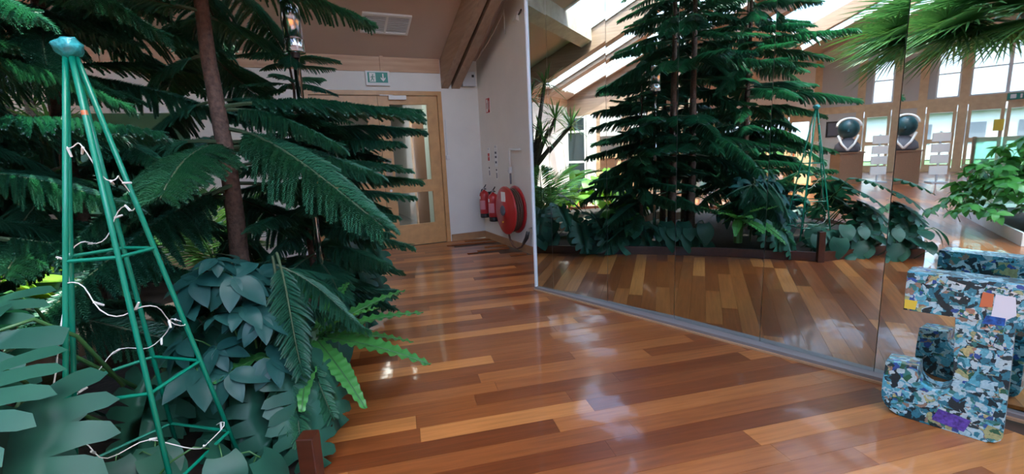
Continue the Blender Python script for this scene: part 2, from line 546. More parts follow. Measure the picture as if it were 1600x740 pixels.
# left glazed wall (s = -10) and wall that returns to the hall
def left_wall():
    S = -10.0
    mb = MB()
    mb.sbox(S - .14, S, -0.14, 2.6, 2.43, 2.98).sbox(S - .14, S, 2.35, 2.6, 0, 2.43)
    mb.prism([(0, 2.9), (2.6, 2.9), (2.6, RZ(2.6)), (0, RZ(0) + .02)], lambda t, z, k: W(S - 0.14 * k, t, z))
    struct('wall_left', mb, M['glulam'])
    w = sempty('window_1', W(S, 0, 0))
    for t0, t1 in ((-0.14, -0.04), (0.52, 0.58), (0.62, 0.9)):
        MB().sbox(S - .1, S + (0.06 if t0 > .6 else 0.0), t0, t1, 0, 2.43).build('frame_post', M['white'], w)
    for z in (0.0, 1.05, 1.95, 2.37):
        MB().sbox(S - .09, S - .01, -0.04, 0.52, z, z + .06).build('frame_rail', M['white'], w)
    MB().sbox(S - .05, S - .04, -0.04, 0.52, 0.06, 2.37).build('pane', M['blueglass'], w)
    w2 = sempty('window_2', W(S, 1.6, 0))
    MB().sbox(S - .12, S, 0.9, 2.35, 1.28, 1.36).build('frame_rail', M['glulam'], w2)
    for k, (t0, t1) in enumerate(((0.9, 1.0), (1.5, 1.72), (2.22, 2.35))):
        MB().sbox(S - .12, S, t0, t1, 1.36, 2.43).build('frame_post', M['glulam'], w2)
    for t0, t1 in ((1.0, 1.5), (1.72, 2.22)):
        MB().sbox(S - .06, S - .05, t0, t1, 1.36, 1.8).build('pane', M['glass'], w2)
        MB().sbox(S - .08, S - .03, t0, t1, 1.8, 2.43).build('blank_panel', M['greywall'], w2)
    # braced timber gate under it
    g = thing('braced_gate', 'brown boarded half gate with two pale diagonal braces beyond the plant bed', 'gate', W(S + 0.02, 1.6, 0))
    for t0, t1, z0, z1 in ((0.9, 1.02, .2, 1.28), (2.22, 2.34, .2, 1.28), (1.02, 2.22, 1.16, 1.28), (1.02, 2.22, .68, .78), (1.02, 2.22, .2, .3)):
        MB().sbox(S, S + .05, t0, t1, z0, z1).build('gate_rail', M['oakpale'], g)
    for k in range(4):
        for z0, z1 in ((.3, .68), (.78, 1.16)):
            MB().sbox(S + .005, S + .025, 1.02 + k * .3 + .006, 1.02 + (k + 1) * .3 - .006, z0, z1).build('gate_board', M['brown'], g)
    for t0 in (1.1, 1.75):
        MB().hexa([W(S + .05, t0, .3), W(S + .07, t0, .3), W(S + .07, t0 + .09, .3), W(S + .05, t0 + .09, .3),
                   W(S + .05, t0 + .36, 1.16), W(S + .07, t0 + .36, 1.16), W(S + .07, t0 + .45, 1.16), W(S + .05, t0 + .45, 1.16)]).build('brace', M['oakpale'], g)
    struct('wall_hall_return', MB().sbox(-21.1, S, 6.2, 6.34, 0, 2.6) if False else MB().sbox(-21.1, S, -0.14, 0, 0, 2.96), M['wall'])
left_wall()
# frosted, pale window left in the door wall
w3 = sempty('window_3', W(-5.4, 0, 0))
for s in (-6.9, -5.48, -4.08):
    MB().sbox(s, s + .08, -0.12, 0.01, 0.35, 2.2).build('frame_post', M['white'], w3)
for z in (0.35, 2.12):
    MB().sbox(-6.82, -4.08, -0.12, 0.0, z, z + .08).build('frame_rail', M['white'], w3)
for s0, s1 in ((-6.82, -5.48), (-5.40, -4.08)):
    MB().sbox(s0, s1, -0.06, -0.05, 0.43, 2.12).build('pane', M['greenglass'], w3)
struct('wall_lobby', MB().sbox(-7.2, -3.5, -1.3, -1.2, 0, 2.9), M['palegreen'])
struct('ceiling_lobby_shade', MB().sbox(-7.2, -3.5, -1.3, -0.2, 2.72, 2.8).sbox(-7.3, -7.2, -1.3, -.14, 0, 2.8), M['ceil_pale'])  # unseen cover added to block daylight and dim the lobby

# ------------------------------------------------------------------ roof
def roof():
    c = MB()
    SR = S_RIGHT + .14
    # bay A (over the aisle): board down to t 1.9, then skylights further left
    c.rslab(-6.47, SR, -0.2, 1.95, 0, .08)
    c.rslab(-6.47, -6.19, 1.95, RIDGE, 0, .08)
    c.rslab(-4.75, -2.3, 1.95, 3.2, 0, .08)
    c.rslab(-2.3, SR, 1.95, RIDGE, 0, .08)
    c.rslab(-6.2, -2.3, 7.2, RIDGE, 0, .08)
    # bay B: skylights over the bed
    c.rslab(-10.2, -6.2, -0.2, 0.30, 0, .08)
    c.rslab(-10.2, -6.2, 6.9, RIDGE, 0, .08)
    c.rslab(-10.6, -9.8, 0.30, 6.9, 0, .08)
    # bay C: the hall
    c.rslab(-21.2, -10.6, -0.2, 4.0, 0, .08)
    c.rslab(-21.2, -10.6, 6.6, RIDGE, 0, .08)
    c.rslab(-21.2, -18.0, 4.0, 6.6, 0, .08)
    c.rslab(-12.0, -10.6, 4.0, 6.6, 0, .08)
    struct('ceiling', c, M['ceiling'])
    d = MB()
    d.rslab(-21.2, -9.0, RIDGE, 16.2, 0, .08)
    d.rslab(SR - 1.0, SR, RIDGE, 16.2, 0, .08)
    d.rslab(-9.0, SR - 1.0, RIDGE, 9.4, 0, .08)
    d.rslab(-9.0, SR - 1.0, 13.4, 16.2, 0, .08)
    struct('ceiling_rear', d, M['ceil_pale'])
    n = 4
    def skylight(s0, s1, t0, t1, ds, dt):
        nonlocal n
        w = sempty('window_%d' % n, W((s0 + s1) / 2, (t0 + t1) / 2, RZ((t0 + t1) / 2)))
        n += 1
        ns = max(1, round((s1 - s0) / ds)); nt = max(1, round((t1 - t0) / dt))
        for i in range(ns + 1):
            s = s0 + (s1 - s0) * i / ns
            MB().rslab(s - .03, s + .03, t0, t1, -0.03, .09).build('glazing_bar', M['white'], w)
        for j in range(nt + 1):
            t = t0 + (t1 - t0) * j / nt
            MB().rslab(s0, s1, t - .025, t + .025, 0.0, .075).build('cross_bar', M['white'], w)
        for i in range(ns):
            for j in range(nt):
                a0 = s0 + (s1 - s0) * i / ns; a1 = s0 + (s1 - s0) * (i + 1) / ns
                b0 = t0 + (t1 - t0) * j / nt; b1 = t0 + (t1 - t0) * (j + 1) / nt
                MB().rslab(a0, a1, b0, b1, 0.05, .056).build('pane', M['skyglass'], w)
    skylight(-6.2, -4.75, 1.98, 7.2, 1.45, 2.6)
    skylight(-4.75, -2.3, 3.2, 7.2, 1.2, 2.0)  # unseen opening added for more light, sized so sun reaches the sleepers
    skylight(-8.1, -6.45, 0.3, 6.9, 0.85, 3.3)
    skylight(-9.8, -8.4, 0.3, 6.9, 0.7, 3.3)
    skylight(-18.0, -12.0, 4.0, 6.6, 2.0, 2.6)
    skylight(-9.0, SR - 1.0, 9.4, 13.4, 2.2, 4.0)  # unseen opening added to light the aisle from behind the camera
    # rafters, parallel to the hose-reel wall
    k = 2
    def rafter(name, s0, s1, dep, t0=0.0, t1=RIDGE, mat='glulam'):
        nonlocal k
        w = struct('trim_%d' % k, MB().rslab(s0, s1, t0, t1, -dep, -0.005), M[mat], bevel=0.004)
        k += 1
    rafter('r', -0.62, -0.50, 0.44, 0.0)
    rafter('r', -0.45, -0.31, 0.44, 0.0)
    rafter('r', -6.46, -6.2, 0.45, 0.0)
    rafter('r', -8.4, -8.12, 0.14, 0.0)
    rafter('r', -10.5, -10.15, 0.44, 0.0)
    rafter('r', -15.0, -14.7, 0.44, 0.0)
    rafter('r', -5.48, -5.22, 0.44, RIDGE, 16.0)
    rafter('r', -10.5, -10.15, 0.44, RIDGE, 16.0)
    # trimmer across, cream plaster
    struct('trim_%d' % k, MB().rslab(-6.2, -0.62, 1.86, 2.08, -0.27, -0.004), M['trimmer']); k += 1
    struct('trim_%d' % k, MB().sbox(-21, S_RIGHT, RIDGE - .12, RIDGE + .12, RZ(RIDGE) - .5, RZ(RIDGE) - .05), M['glulam']); k += 1
    return k
TRIM_N = roof()

# ------------------------------------------------------------------ far hall screen (s = -21): posts, doors, windows
def far_screen():
    global TRIM_N
    S = -21.0
    def bx(t0, t1, z0, z1, d0=0.0, d1=0.12):
        return MB().sbox(S - d1, S - d0, t0, t1, z0, z1)
    scr = sempty('wall_far', W(S, 8, 0))
    posts = (0.2, 2.4, 4.45, 5.95, 7.1, 9.3, 11.5, 13.7, 15.7)
    for t in posts:
        bx(t - .13, t + .13, 0, min(RZ(t), 5.9) - .02, -0.05, .14).build('post', M['oakpale'], scr)
    bx(0, 16, 2.46, 2.74, -0.02, .14).build('lintel', M['oakpale'], scr)
    bx(0, 16, 0, .14, -0.01, .12).build('plinth_rail', M['oakpale'], scr)
    MB().prism([(0, 4.7), (16, 4.7), (16, 4.72), (13.0, RZ(13) - .02), (RIDGE, RZ(RIDGE)), (4.0, RZ(4) - .02)], lambda t, z, k: W(S - 0.14 * k, t, z)).build('gable_board', M['ceil_pale'], scr)
    bx(4.58, 5.82, 0.14, 2.46).build('panel', M['greywall'], scr)
    bx(4.58, 6.3, 2.74, 4.7).build('panel', M['greywall'], scr)
    bx(0.33, 4.32, 2.74, 4.7).build('panel', M['wall'], scr)
    bx(0.0, 0.1, 0, 4.7).build('panel', M['wall'], scr)
    wn_ = 9
    def win(t0, t1, z0, z1, bars=()):
        nonlocal wn_
        w = sempty('window_%d' % wn_, W(S, (t0 + t1) / 2, z0)); wn_ += 1
        for a, b, c, d in ((t0, t0 + .05, z0, z1), (t1 - .05, t1, z0, z1), (t0 + .05, t1 - .05, z0, z0 + .05), (t0 + .05, t1 - .05, z1 - .05, z1)):
            bx(a, b, c, d, .02, .09).build('frame', M['white'], w)
        for z in bars:
            bx(t0 + .05, t1 - .05, z, z + .04, .03, .08).build('glazing_bar', M['white'], w)
        bx(t0 + .05, t1 - .05, z0 + .05, z1 - .05, .05, .056).build('pane', M['glass'], w)
    win(6.3, 6.97, 2.74, 4.7, (3.6,))
    for a, b in ((7.23, 9.17), (9.43, 11.37), (11.63, 13.57), (13.83, 15.57)):
        win(a, (a + b) / 2, 2.74, 4.7, (3.7,)); win((a + b) / 2, b, 2.74, 4.7, (3.7,))
    dn = 3
    def door(t0, t1):
        nonlocal dn
        d = sempty('door_%d' % dn, W(S, (t0 + t1) / 2, 0)); dn += 1
        for a, b in ((t0, t0 + .1), (t1 - .1, t1)):
            bx(a, b, 0.0, 2.46, -.02, .08).build('stile', M['oakpale'], d)
        for a, b in ((0.0, .28), (1.08, 1.24), (2.22, 2.46)):
            bx(t0 + .1, t1 - .1, a, b, -.02, .08).build('rail', M['oakpale'], d)
        for a, b in ((.28, 1.08), (1.24, 2.22)):
            bx(t0 + .1, t1 - .1, a, b, .02, .026).build('pane', M['glass'], d)
    door(0.4, 1.3); door(1.35, 2.25); door(2.6, 3.4); door(3.45, 4.3)
    door(6.1, 6.95)
    door(7.25, 8.2); door(8.25, 9.15); door(9.45, 10.4); door(10.45, 11.35); door(11.65, 12.6); door(12.65, 13.55); door(13.85, 14.7)
    # picture on the grey panel, yellow notice, far exit sign
    p = thing('framed_picture', 'framed picture on the grey panel of the far timber screen', 'picture', W(S, 5.2, 1.7))
    for a, b, c, d in ((4.82, 4.88, 1.5, 2.15), (5.62, 5.68, 1.5, 2.15), (4.88, 5.62, 1.5, 1.56), (4.88, 5.62, 2.09, 2.15)):
        MB().sbox(S, S + .03, a, b, c, d).build('frame', M['dark'], p)
    MB().sbox(S, S + .012, 4.88, 5.62, 1.56, 2.09).build('print', M['slate'], p)
    y = MB().sbox(S + .03, S + .04, 7.95, 8.22, 1.45, 1.85).build('notice', M['yellow'], origin=W(S + .03, 8.08, 1.45))
    tag(y, 'yellow notice stuck to the glass of a far timber door', 'notice')
    e = thing('exit_sign', 'green exit sign over the far timber doors', 'sign', W(S + .06, 8.4, 2.6))
    MB().sbox(S + .02, S + .07, 8.2, 8.75, 2.5, 2.72).build('case', M['signgreen'], e)
    MB().sbox(S + .07, S + .075, 8.28, 8.42, 2.54, 2.68).build('white_square', M['paper'], e)
    MB().sbox(S + .07, S + .075, 8.52, 8.57, 2.54, 2.68).build('white_arrow', M['paper'], e)
far_screen()
# outdoors seen through the far doors and windows
tag(MB().sbox(-60, -21.2, -40, 60, -0.12, -0.06).build('ground_outside', M['grass']), kind='structure')
tag(MB().sbox(-26, -21.2, -4, 20, -0.06, -0.03).build('terrace', M['planks_out']), kind='structure')
def house():
    h = thing('white_house', 'low white house with slate roof outside the far doors', 'house', W(-34, 8, 0))
    MB().sbox(-38, -33, 4.5, 12, 0, 2.6).build('wall', M['render'], h)
    MB().hexa([W(-38.4, 4.1, 2.6), W(-38.4, 12.4, 2.6), W(-32.6, 12.4, 2.6), W(-32.6, 4.1, 2.6), W(-35.6, 4.5, 4.4), W(-35.6, 12, 4.4), W(-35.4, 12, 4.4), W(-35.4, 4.5, 4.4)]).build('roof', M['slate'], h)
    for t in (5.4, 7.6, 9.8):
        MB().sbox(-33.0, -32.96, t, t + 1.0, 0.9, 2.0).build('window', M['slate'], h)
house()
def hill():
    mb = MB()
    pts = [(-60, 0), (70, 0), (70, 9), (50, 12.5), (34, 10.5), (18, 13), (5, 11), (-10, 13.5), (-30, 10), (-60, 9)]
    mb.prism(pts, lambda t, z, k: W(-66 - 14 * k - z * .9, t, z - .1))
    tag(mb.build('hillside', M['slate']), kind='structure')
hill()
for k, (t0, hgt) in enumerate(((-6, 1.5), (13, 1.9))):
    h = thing('clipped_hedge', ('low clipped hedge left of the white house outside', 'taller clipped hedge right of the white house outside')[k], 'hedge', W(-31, t0 + 4, 0))
    MB().sbox(-32, -30.6, t0, t0 + 9, -.06, hgt).build('foliage', M['hedge'], h, bevel=.15)
    MB().sbox(-31.9, -30.7, t0 + .2, t0 + 8.8, -.06, .1).build('base_soil', M['soil'], h)

# ------------------------------------------------------------------ double door in the door wall
def double_door():
    fr = sempty('trim_%d' % 30, W(-1.63, 0, 0))
    MB().sbox(-2.66, -2.60, -0.15, 0.02, 0, 2.435).build('jamb', M['oak'], fr)
    MB().sbox(-0.70, -0.635, -0.15, 0.02, 0, 2.435).build('jamb', M['oak'], fr)
    MB().sbox(-2.60, -0.70, -0.15, 0.02, 2.37, 2.435).build('head', M['oak'], fr)
    for nm, s0, s1 in (('door_1', -2.595, -1.637), ('door_2', -1.631, -0.705)):
        d = sempty(nm, W((s0 + s1) / 2, -0.04, 0))
        ld = .17
        MB().sbox(s0, s0 + ld, -0.06, -0.015, 0.01, 2.36).build('stile', M['oak'], d)
        MB().sbox(s1 - ld, s1, -0.06, -0.015, 0.01, 2.36).build('stile', M['oak'], d)
        for z0, z1 in ((.01, .35), (.866, 1.06), (2.235, 2.36)):
            MB().sbox(s0 + ld, s1 - ld, -0.06, -0.015, z0, z1).build('rail', M['oak'], d)
        for z0, z1 in ((.35, .866), (1.06, 2.235)):
            MB().sbox(s0 + ld, s1 - ld, -0.04, -0.034, z0, z1).build('pane', M['glass'], d)
        for z0 in (1.06,):
            a = s1 - .13 if nm == 'door_1' else s0 + .03
            MB().sbox(a, a + .10, -0.0149, -0.012, z0 + .02, z0 + .36).build('push_plate', M['plate'], d)
    h = MB().tube([W(-1.55, -0.012, 0.92), W(-1.55, 0.0, 0.92)], .02, 10).build('keyhole', M['alu'], bpy.data.objects['door_2'])
    c = thing('door_closer', 'white box door closer at the top of the double door', 'door closer', W(-1.35, -0.01, 2.3))
    MB().sbox(-1.47, -1.20, -0.015, 0.04, 2.30, 2.365).build('body', M['white'], c, bevel=.006)
    MB().sbox(-1.60, -1.40, 0.005, 0.02, 2.365, 2.38).build('arm', M['alu'], c)
    # corridor behind
    struct('floor_corridor', MB().sbox(-3.4, -0.2, -5.0, -0.14, -0.03, 0.004), M['carpet'])
    struct('wall_corridor_right', MB().sbox(-0.72, -0.60, -0.9, -0.15, 0.0, 2.7), M['palegreen'])
    struct('wall_corridor_far', MB().sbox(-3.4, -0.2, -5.1, -5.0, 0, 2.7).sbox(-0.5, -0.4, -5.0, -0.9, 0, 2.7), M['greywall'])
    struct('wall_corridor_left', MB().sbox(-3.5, -3.4, -5.1, -1.3, 0, 2.7), M['greywall'])
    struct('ceiling_corridor', MB().sbox(-3.5, -0.2, -5.1, -0.2, 2.7, 2.78), M['greywall'])
    lamp = thing('corridor_fill_light', 'flat ceiling light added to brighten the corridor behind the double door', 'light', W(-1.5, -2.0, 2.66))  # added fitting, put in to brighten the pale corridor wall
    MB().sbox(-1.85, -1.15, -2.6, -0.9, 2.66, 2.698).build('tray', M['white'], lamp)
    MB().sbox(-1.80, -1.20, -2.55, -0.95, 2.655, 2.66).build('diffuser', M['fillglow'], lamp)
    d = sempty('door_20', W(-0.5, -2.0, 0))
    MB().sbox(-0.58, -0.5, -2.35, -1.35, 0, 2.1).build('leaf', M['brown'], d)
    for a, b in ((-2.47, -2.35), (-1.35, -1.23)):
        MB().sbox(-0.60, -0.5, a, b, 0, 2.2).build('jamb', M['oak'], d)
    b = MB().sbox(-2.45, -1.75, -3.2, -2.6, 0, 1.15).build('cabinet_body', M['greybox'])
    b2 = thing('grey_cabinet', 'grey cabinet in the dim corridor behind the left door leaf', 'cabinet', W(-2.1, -2.9, 0))
    b.parent = b2; b.location = -b2.location
    MB().sbox(-2.43, -2.11, -2.6, -2.58, .05, 1.1).build('cabinet_door', M['greybox'], b2)
    MB().sbox(-2.09, -1.77, -2.6, -2.58, .05, 1.1).build('cabinet_door', M['greybox'], b2)
double_door()

# ------------------------------------------------------------------ mirrors: panels 0.65 m wide, each hung at a slightly different angle
def mirrors():
    edges = [-3.395, -3.166, -2.512, -1.870, -1.213, -0.564, 0.088, 0.74, 1.39, 2.04, 2.69]
    turn = [2.5, 2.3, 1.9, -0.4, -1.4, -4.0, -3.0, -2.0, -1.0, 0.0]
    names = ['narrow strip of mirror at the far left end of the mirror wall', 'first wide mirror panel from the left end of the mirror wall', 'second wide mirror panel from the left end, showing the steel pole',
             'third wide mirror panel, showing the pine trunk', 'fourth wide mirror panel, showing the tip of the wire cone', 'fifth wide mirror panel, behind the big letter J',
             'mirror panel just right of the letter J', 'mirror panel second right of the letter J', 'mirror panel third right of the letter J', 'mirror panel at the right end of the mirror wall']
    drift = 0.0
    for i in range(10):
        a0, a1 = edges[i], edges[i + 1]
        w = (a1 - a0) / 2 - 0.0015
        slip = (a1 - a0) * math.sin(math.radians(turn[i]))
        c = MW((a0 + a1) / 2, -0.004 - drift - slip / 2, 0.034)
        drift += slip
        o = thing('mirror_panel', names[i], 'mirror', c, 'mirror panels in a row')
        mb = MB().add([(-w, 0, 0), (w, 0, 0), (w, 0, 3.3), (-w, 0, 3.3)], [(0, 1, 2, 3)])
        o.rotation_euler = (0, 0, math.atan2(-MD.y, -MD.x) + math.radians(turn[i]))
        g = mb.build('silvered_face', M['mirror'], fix=False)
        g.parent = o
        e = MB().box(-w, w, 0.0005, 0.006, 0, 3.3).build('backing', M['alu'], fix=True)
        e.parent = o
    r = sempty('baseboard_mirror', MW(-0.3, 0, 0))
    MB().mbox(-3.41, 2.8, -0.09, 0.022, 0.0, 0.032).build('rail', M['rail'], r, bevel=.003)
    MB().mbox(-3.41, 2.8, 0.022, 0.042, 0.0, 0.012).build('floor_strip', M['sill'], r)
    struct('trim_31', MB().mbox(-3.415, -3.396, -0.14, 0.012, 0.0, 3.36), M['white'])
mirrors()

# ------------------------------------------------------------------ things on the walls
def exit_sign():
    e = thing('exit_sign', 'green exit sign with running man and arrow over the double door', 'sign', W(-1.61, 0.0, 2.6))
    s0, s1, z0, z1 = -1.785, -1.43, 2.50, 2.715
    MB().sbox(s0, s1, 0.0, 0.045, z0, z1).build('case', M['white'], e, bevel=.008)
    MB().sbox(s0 + .03, s1 - .03, 0.045, 0.049, z0 + .045, z1 - .022).build('green_face', M['signgreen'], e)
    MB().sbox(s0 + .055, s0 + .145, 0.049, 0.051, z0 + .055, z1 - .032).build('white_doorway', M['paper'], e)
    def fig(pts, r):
        mb = MB()
        mb.tube([W(s, 0.054, z) for s, z in pts], r, 5)
        return mb
    cx, cz = s0 + .10, z0 + .12
    man = MB()
    man.tube([W(cx, .0535, cz + .015), W(cx - .006, .0535, cz - .02)], .008, 6)
    man.tube([W(cx - .006, .0535, cz - .02), W(cx + .015, .0535, cz - .03), W(cx + .012, .0535, cz - .055)], .0055, 5)
    man.tube([W(cx - .006, .0535, cz - .02), W(cx - .014, .0535, cz - .04), W(cx - .035, .0535, cz - .052)], .0055, 5)
    man.tube([W(cx, .0535, cz + .014), W(cx + .018, .0535, cz + .002), W(cx + .03, .0535, cz + .012)], .0042, 5)
    man.tube([W(cx, .0535, cz + .014), W(cx - .02, .0535, cz + .008), W(cx - .026, .0535, cz - .01)], .0042, 5)
    man.lathe([(.001, 0), (.009, .004), (.009, .008), (.001, .012)], 8, W(cx + .005, .049, cz + .032), U)
    man.build('running_man', M['signgreen'], e)
    ax = s1 - .10
    ar = MB().prism([(ax - .009, z1 - .04), (ax + .009, z1 - .04), (ax + .009, z0 + .10), (ax + .035, z0 + .125), (ax + .035, z0 + .10), (ax, z0 + .06), (ax - .035, z0 + .10), (ax - .035, z0 + .125), (ax - .009, z0 + .10)],
               lambda s, z, k: W(s, 0.049 + .0025 * k, z))
    ar.build('arrow', M['paper'], e)
exit_sign()
def ceiling_vent():
    s0, s1, t0, t1 = -1.87, -1.22, 0.50, 0.84
    v = thing('ceiling_vent', 'white framed ceiling vent with two slatted halves above the double door', 'vent', W((s0 + s1) / 2, (t0 + t1) / 2, RZ(.67)))
    f = .03
    for a, b, c, d in ((s0, s0 + f, t0, t1), (s1 - f, s1, t0, t1), ((s0 + s1) / 2 - f * .5, (s0 + s1) / 2 + f * .5, t0 + f, t1 - f), (s0 + f, s1 - f, t0, t0 + f), (s0 + f, s1 - f, t1 - f, t1)):
        MB().rslab(a, b, c, d, -0.025, 0.0).build('frame_bar', M['white'], v)
    for h0, h1 in ((s0 + f, (s0 + s1) / 2 - f * .5), ((s0 + s1) / 2 + f * .5, s1 - f)):
        for i in range(9):
            t = t0 + f + (t1 - t0 - 2 * f) * (i + .5) / 9
            MB().rslab(h0, h1, t - .007, t + .009, -0.016, -0.010).build('slat', M['greybox'], v)
        MB().rslab(h0, h1, t0 + f, t1 - f, -0.005, -0.002).build('filter', M['greywall'], v)
ceiling_vent()
def wall_box():
    b = thing('alarm_box', 'grey plastic alarm box high in the corner beside the rafter', 'box', W(-0.12, 0, 2.6))
    MB().sbox(-0.29, -0.06, 0.0, 0.10, 2.51, 2.74).build('case', M['greybox'], b, bevel=.01)
    MB().sbox(-0.13, -0.09, 0.10, 0.105, 2.65, 2.69).build('dark_lens', M['dark'], b)
    MB().tube([W(-0.2, .04, 2.74), W(-0.2, .04, 2.90)], .012, 6).build('conduit', M['white'], b)
    p = thing('push_button', 'small white push button with conduit beside the right door jamb', 'switch', W(-0.6, 0, 1.4))
    MB().sbox(-0.625, -0.56, 0, .035, 1.36, 1.43).build('box', M['white'], p, bevel=.005)
    MB().sbox(-0.60, -0.585, 0, .015, 1.43, 2.0).build('conduit', M['white'], p)
    r = thing('hanging_cable', 'thin pale cable looped along the top of the wall above the hose reel', 'cable', W(-0.03, .6, 3.3))
    MB().tube([W(-.02, t, 2.92 + .40 * t - .02 - .05 * math.sin(t * 2.2)) for t in (-0.0 + .05, .3, .55, .8, 1.05, 1.2)], .008, 5).build('wire', M['white'], r)
    MB().tube([W(-.02, 1.2, 3.38), W(-.02, 1.21, 3.05)], .006, 5).build('drop', M['flex'], r)
    l = thing('wall_lamp', 'small white wedge shaped fitting high on the hose reel wall', 'lamp', W(0, 1.57, 3.18))
    MB().hexa([W(0, 1.52, 3.12), W(0, 1.62, 3.12), W(-.05, 1.62, 3.14), W(-.05, 1.52, 3.14), W(0, 1.54, 3.24), W(0, 1.62, 3.24), W(-.02, 1.62, 3.24), W(-.02, 1.54, 3.24)]).build('shade', M['white'], l)
    MB().tube([W(0, 1.62, 3.2), W(-.03, 1.75, 3.22)], .012, 6).build('arm', M['dark'], l)
wall_box()
def small_sign(name, label, t0, t1, z0, z1, rows):
    o = thing(name, label, 'sign', W(0, (t0 + t1) / 2, z0))
    MB().sbox(-0.004, 0, t0, t1, z0, z1).build('plate', M['paper'], o)
    for (a, b, c, d, mat) in rows:
        MB().sbox(-0.006, -0.004, t0 + (t1 - t0) * a, t0 + (t1 - t0) * b, z0 + (z1 - z0) * c, z0 + (z1 - z0) * d).build('printed_block', M[mat], o)
small_sign('fire_action_sign', 'red and white fire sign high on the wall near the corner', .33, .50, 2.06, 2.29, ((.05, .95, .92, .98, 'redbright'), (.05, .95, .02, .08, 'redbright'), (.05, .12, .08, .92, 'redbright'), (.5, .95, .08, .92, 'redbright'), (.6, .85, .2, .8, 'paper'), (.2, .4, .3, .7, 'greywall')))
small_sign('extinguisher_sign', 'narrow sign with red block above the left fire extinguisher', .30, .38, 1.30, 1.52, ((.1, .9, .86, .96, 'greybox'), (.05, .95, .05, .6, 'redbright'), (.2, .8, .3, .4, 'paper')))
small_sign('extinguisher_notice', 'narrow white notice with dark border above the right fire extinguisher', .58, .68, 1.22, 1.55, ((.1, .9, .88, .98, 'greybox'), (.0, .08, .0, .84, 'greybox'), (.92, 1, .0, .84, 'greybox'), (.2, .8, .6, .7, 'slate'), (.2, .8, .4, .5, 'slate'), (.2, .8, .15, .25, 'slate')))
small_sign('left_label_strip', 'small black lettered strip under the red block sign', .315, .365, 1.06, 1.22, ((.1, .9, .78, .96, 'dark'), (.2, .8, .1, .6, 'slate')))
small_sign('right_label_strip', 'small black lettered strip under the dark bordered notice', .61, .66, 1.02, 1.19, ((.1, .9, .78, .96, 'dark'), (.2, .8, .1, .6, 'slate')))

def extinguisher(t, z, label, sgn):
    e = thing('fire_extinguisher', label, 'extinguisher', W(-0.1, t, z), 'fire extinguishers by the hose reel')
    o = W(-0.1, t, z)
    MB().lathe([(.07, 0), (.078, .008), (.078, .07)], 20, o).build('black_base', M['dark'], e, smooth=True)
    MB().lathe([(.078, .07), (.08, .09), (.08, .37), (.072, .405), (.05, .43), (.022, .445), (.02, .46)], 24, o).build('cylinder', M['red'], e, smooth=True)
    lab = MB()
    pts = []
    for i in range(9):
        an = math.radians(-75 + 150 * i / 8)
        d = (-V * math.cos(an) + U * math.sin(an)) * .0815
        pts.append(d)
    lab.add([o + p + Vector((0, 0, .14)) for p in pts] + [o + p + Vector((0, 0, .29)) for p in pts], [(i, i + 1, i + 10, i + 9) for i in range(8)])
    lab.build('pink_label', M['pink'], e)
    lab = MB().add([o + p * 1.004 + Vector((0, 0, .31)) for p in pts[3:6]] + [o + p * 1.004 + Vector((0, 0, .36)) for p in pts[3:6]], [(0, 1, 4, 3), (1, 2, 5, 4)])
    lab.build('white_label', M['paper'], e)
    vv = MB().lathe([(.018, .46), (.022, .465), (.022, .495), (.012, .50)], 12, o).build('valve', M['alu'], e)
    MB().tube([o + Vector((0, 0, .495)), o + U * .04 + Vector((0, 0, .51)), o + U * .09 + Vector((0, 0, .545))], .009, 6).build('handle', M['dark'], vv)
    MB().tube([o + Vector((0, 0, .48)), o + U * .05 + Vector((0, 0, .48)), o + U * .09 + Vector((0, 0, .475))], .008, 6).build('lever', M['dark'], vv)
    MB().tube([o + Vector((0, 0, .48)), o - U * .05 - V * .02 + Vector((0, 0, .46)), o - U * .085 - V * .03 + Vector((0, 0, .36)), o - U * .088 - V * .03 + Vector((0, 0, .16))], .009, 6).build('hose', M['dark'], vv)
    MB().sbox(-0.025, 0, t - .03, t + .03, z + .2, z + .42).build('bracket', M['dark'], e)
extinguisher(0.29, 0.385, 'red fire extinguisher on the wall, the left one nearer the corner', 1)
extinguisher(0.665, 0.365, 'red fire extinguisher on the wall, the right one touching the hose reel', -1)

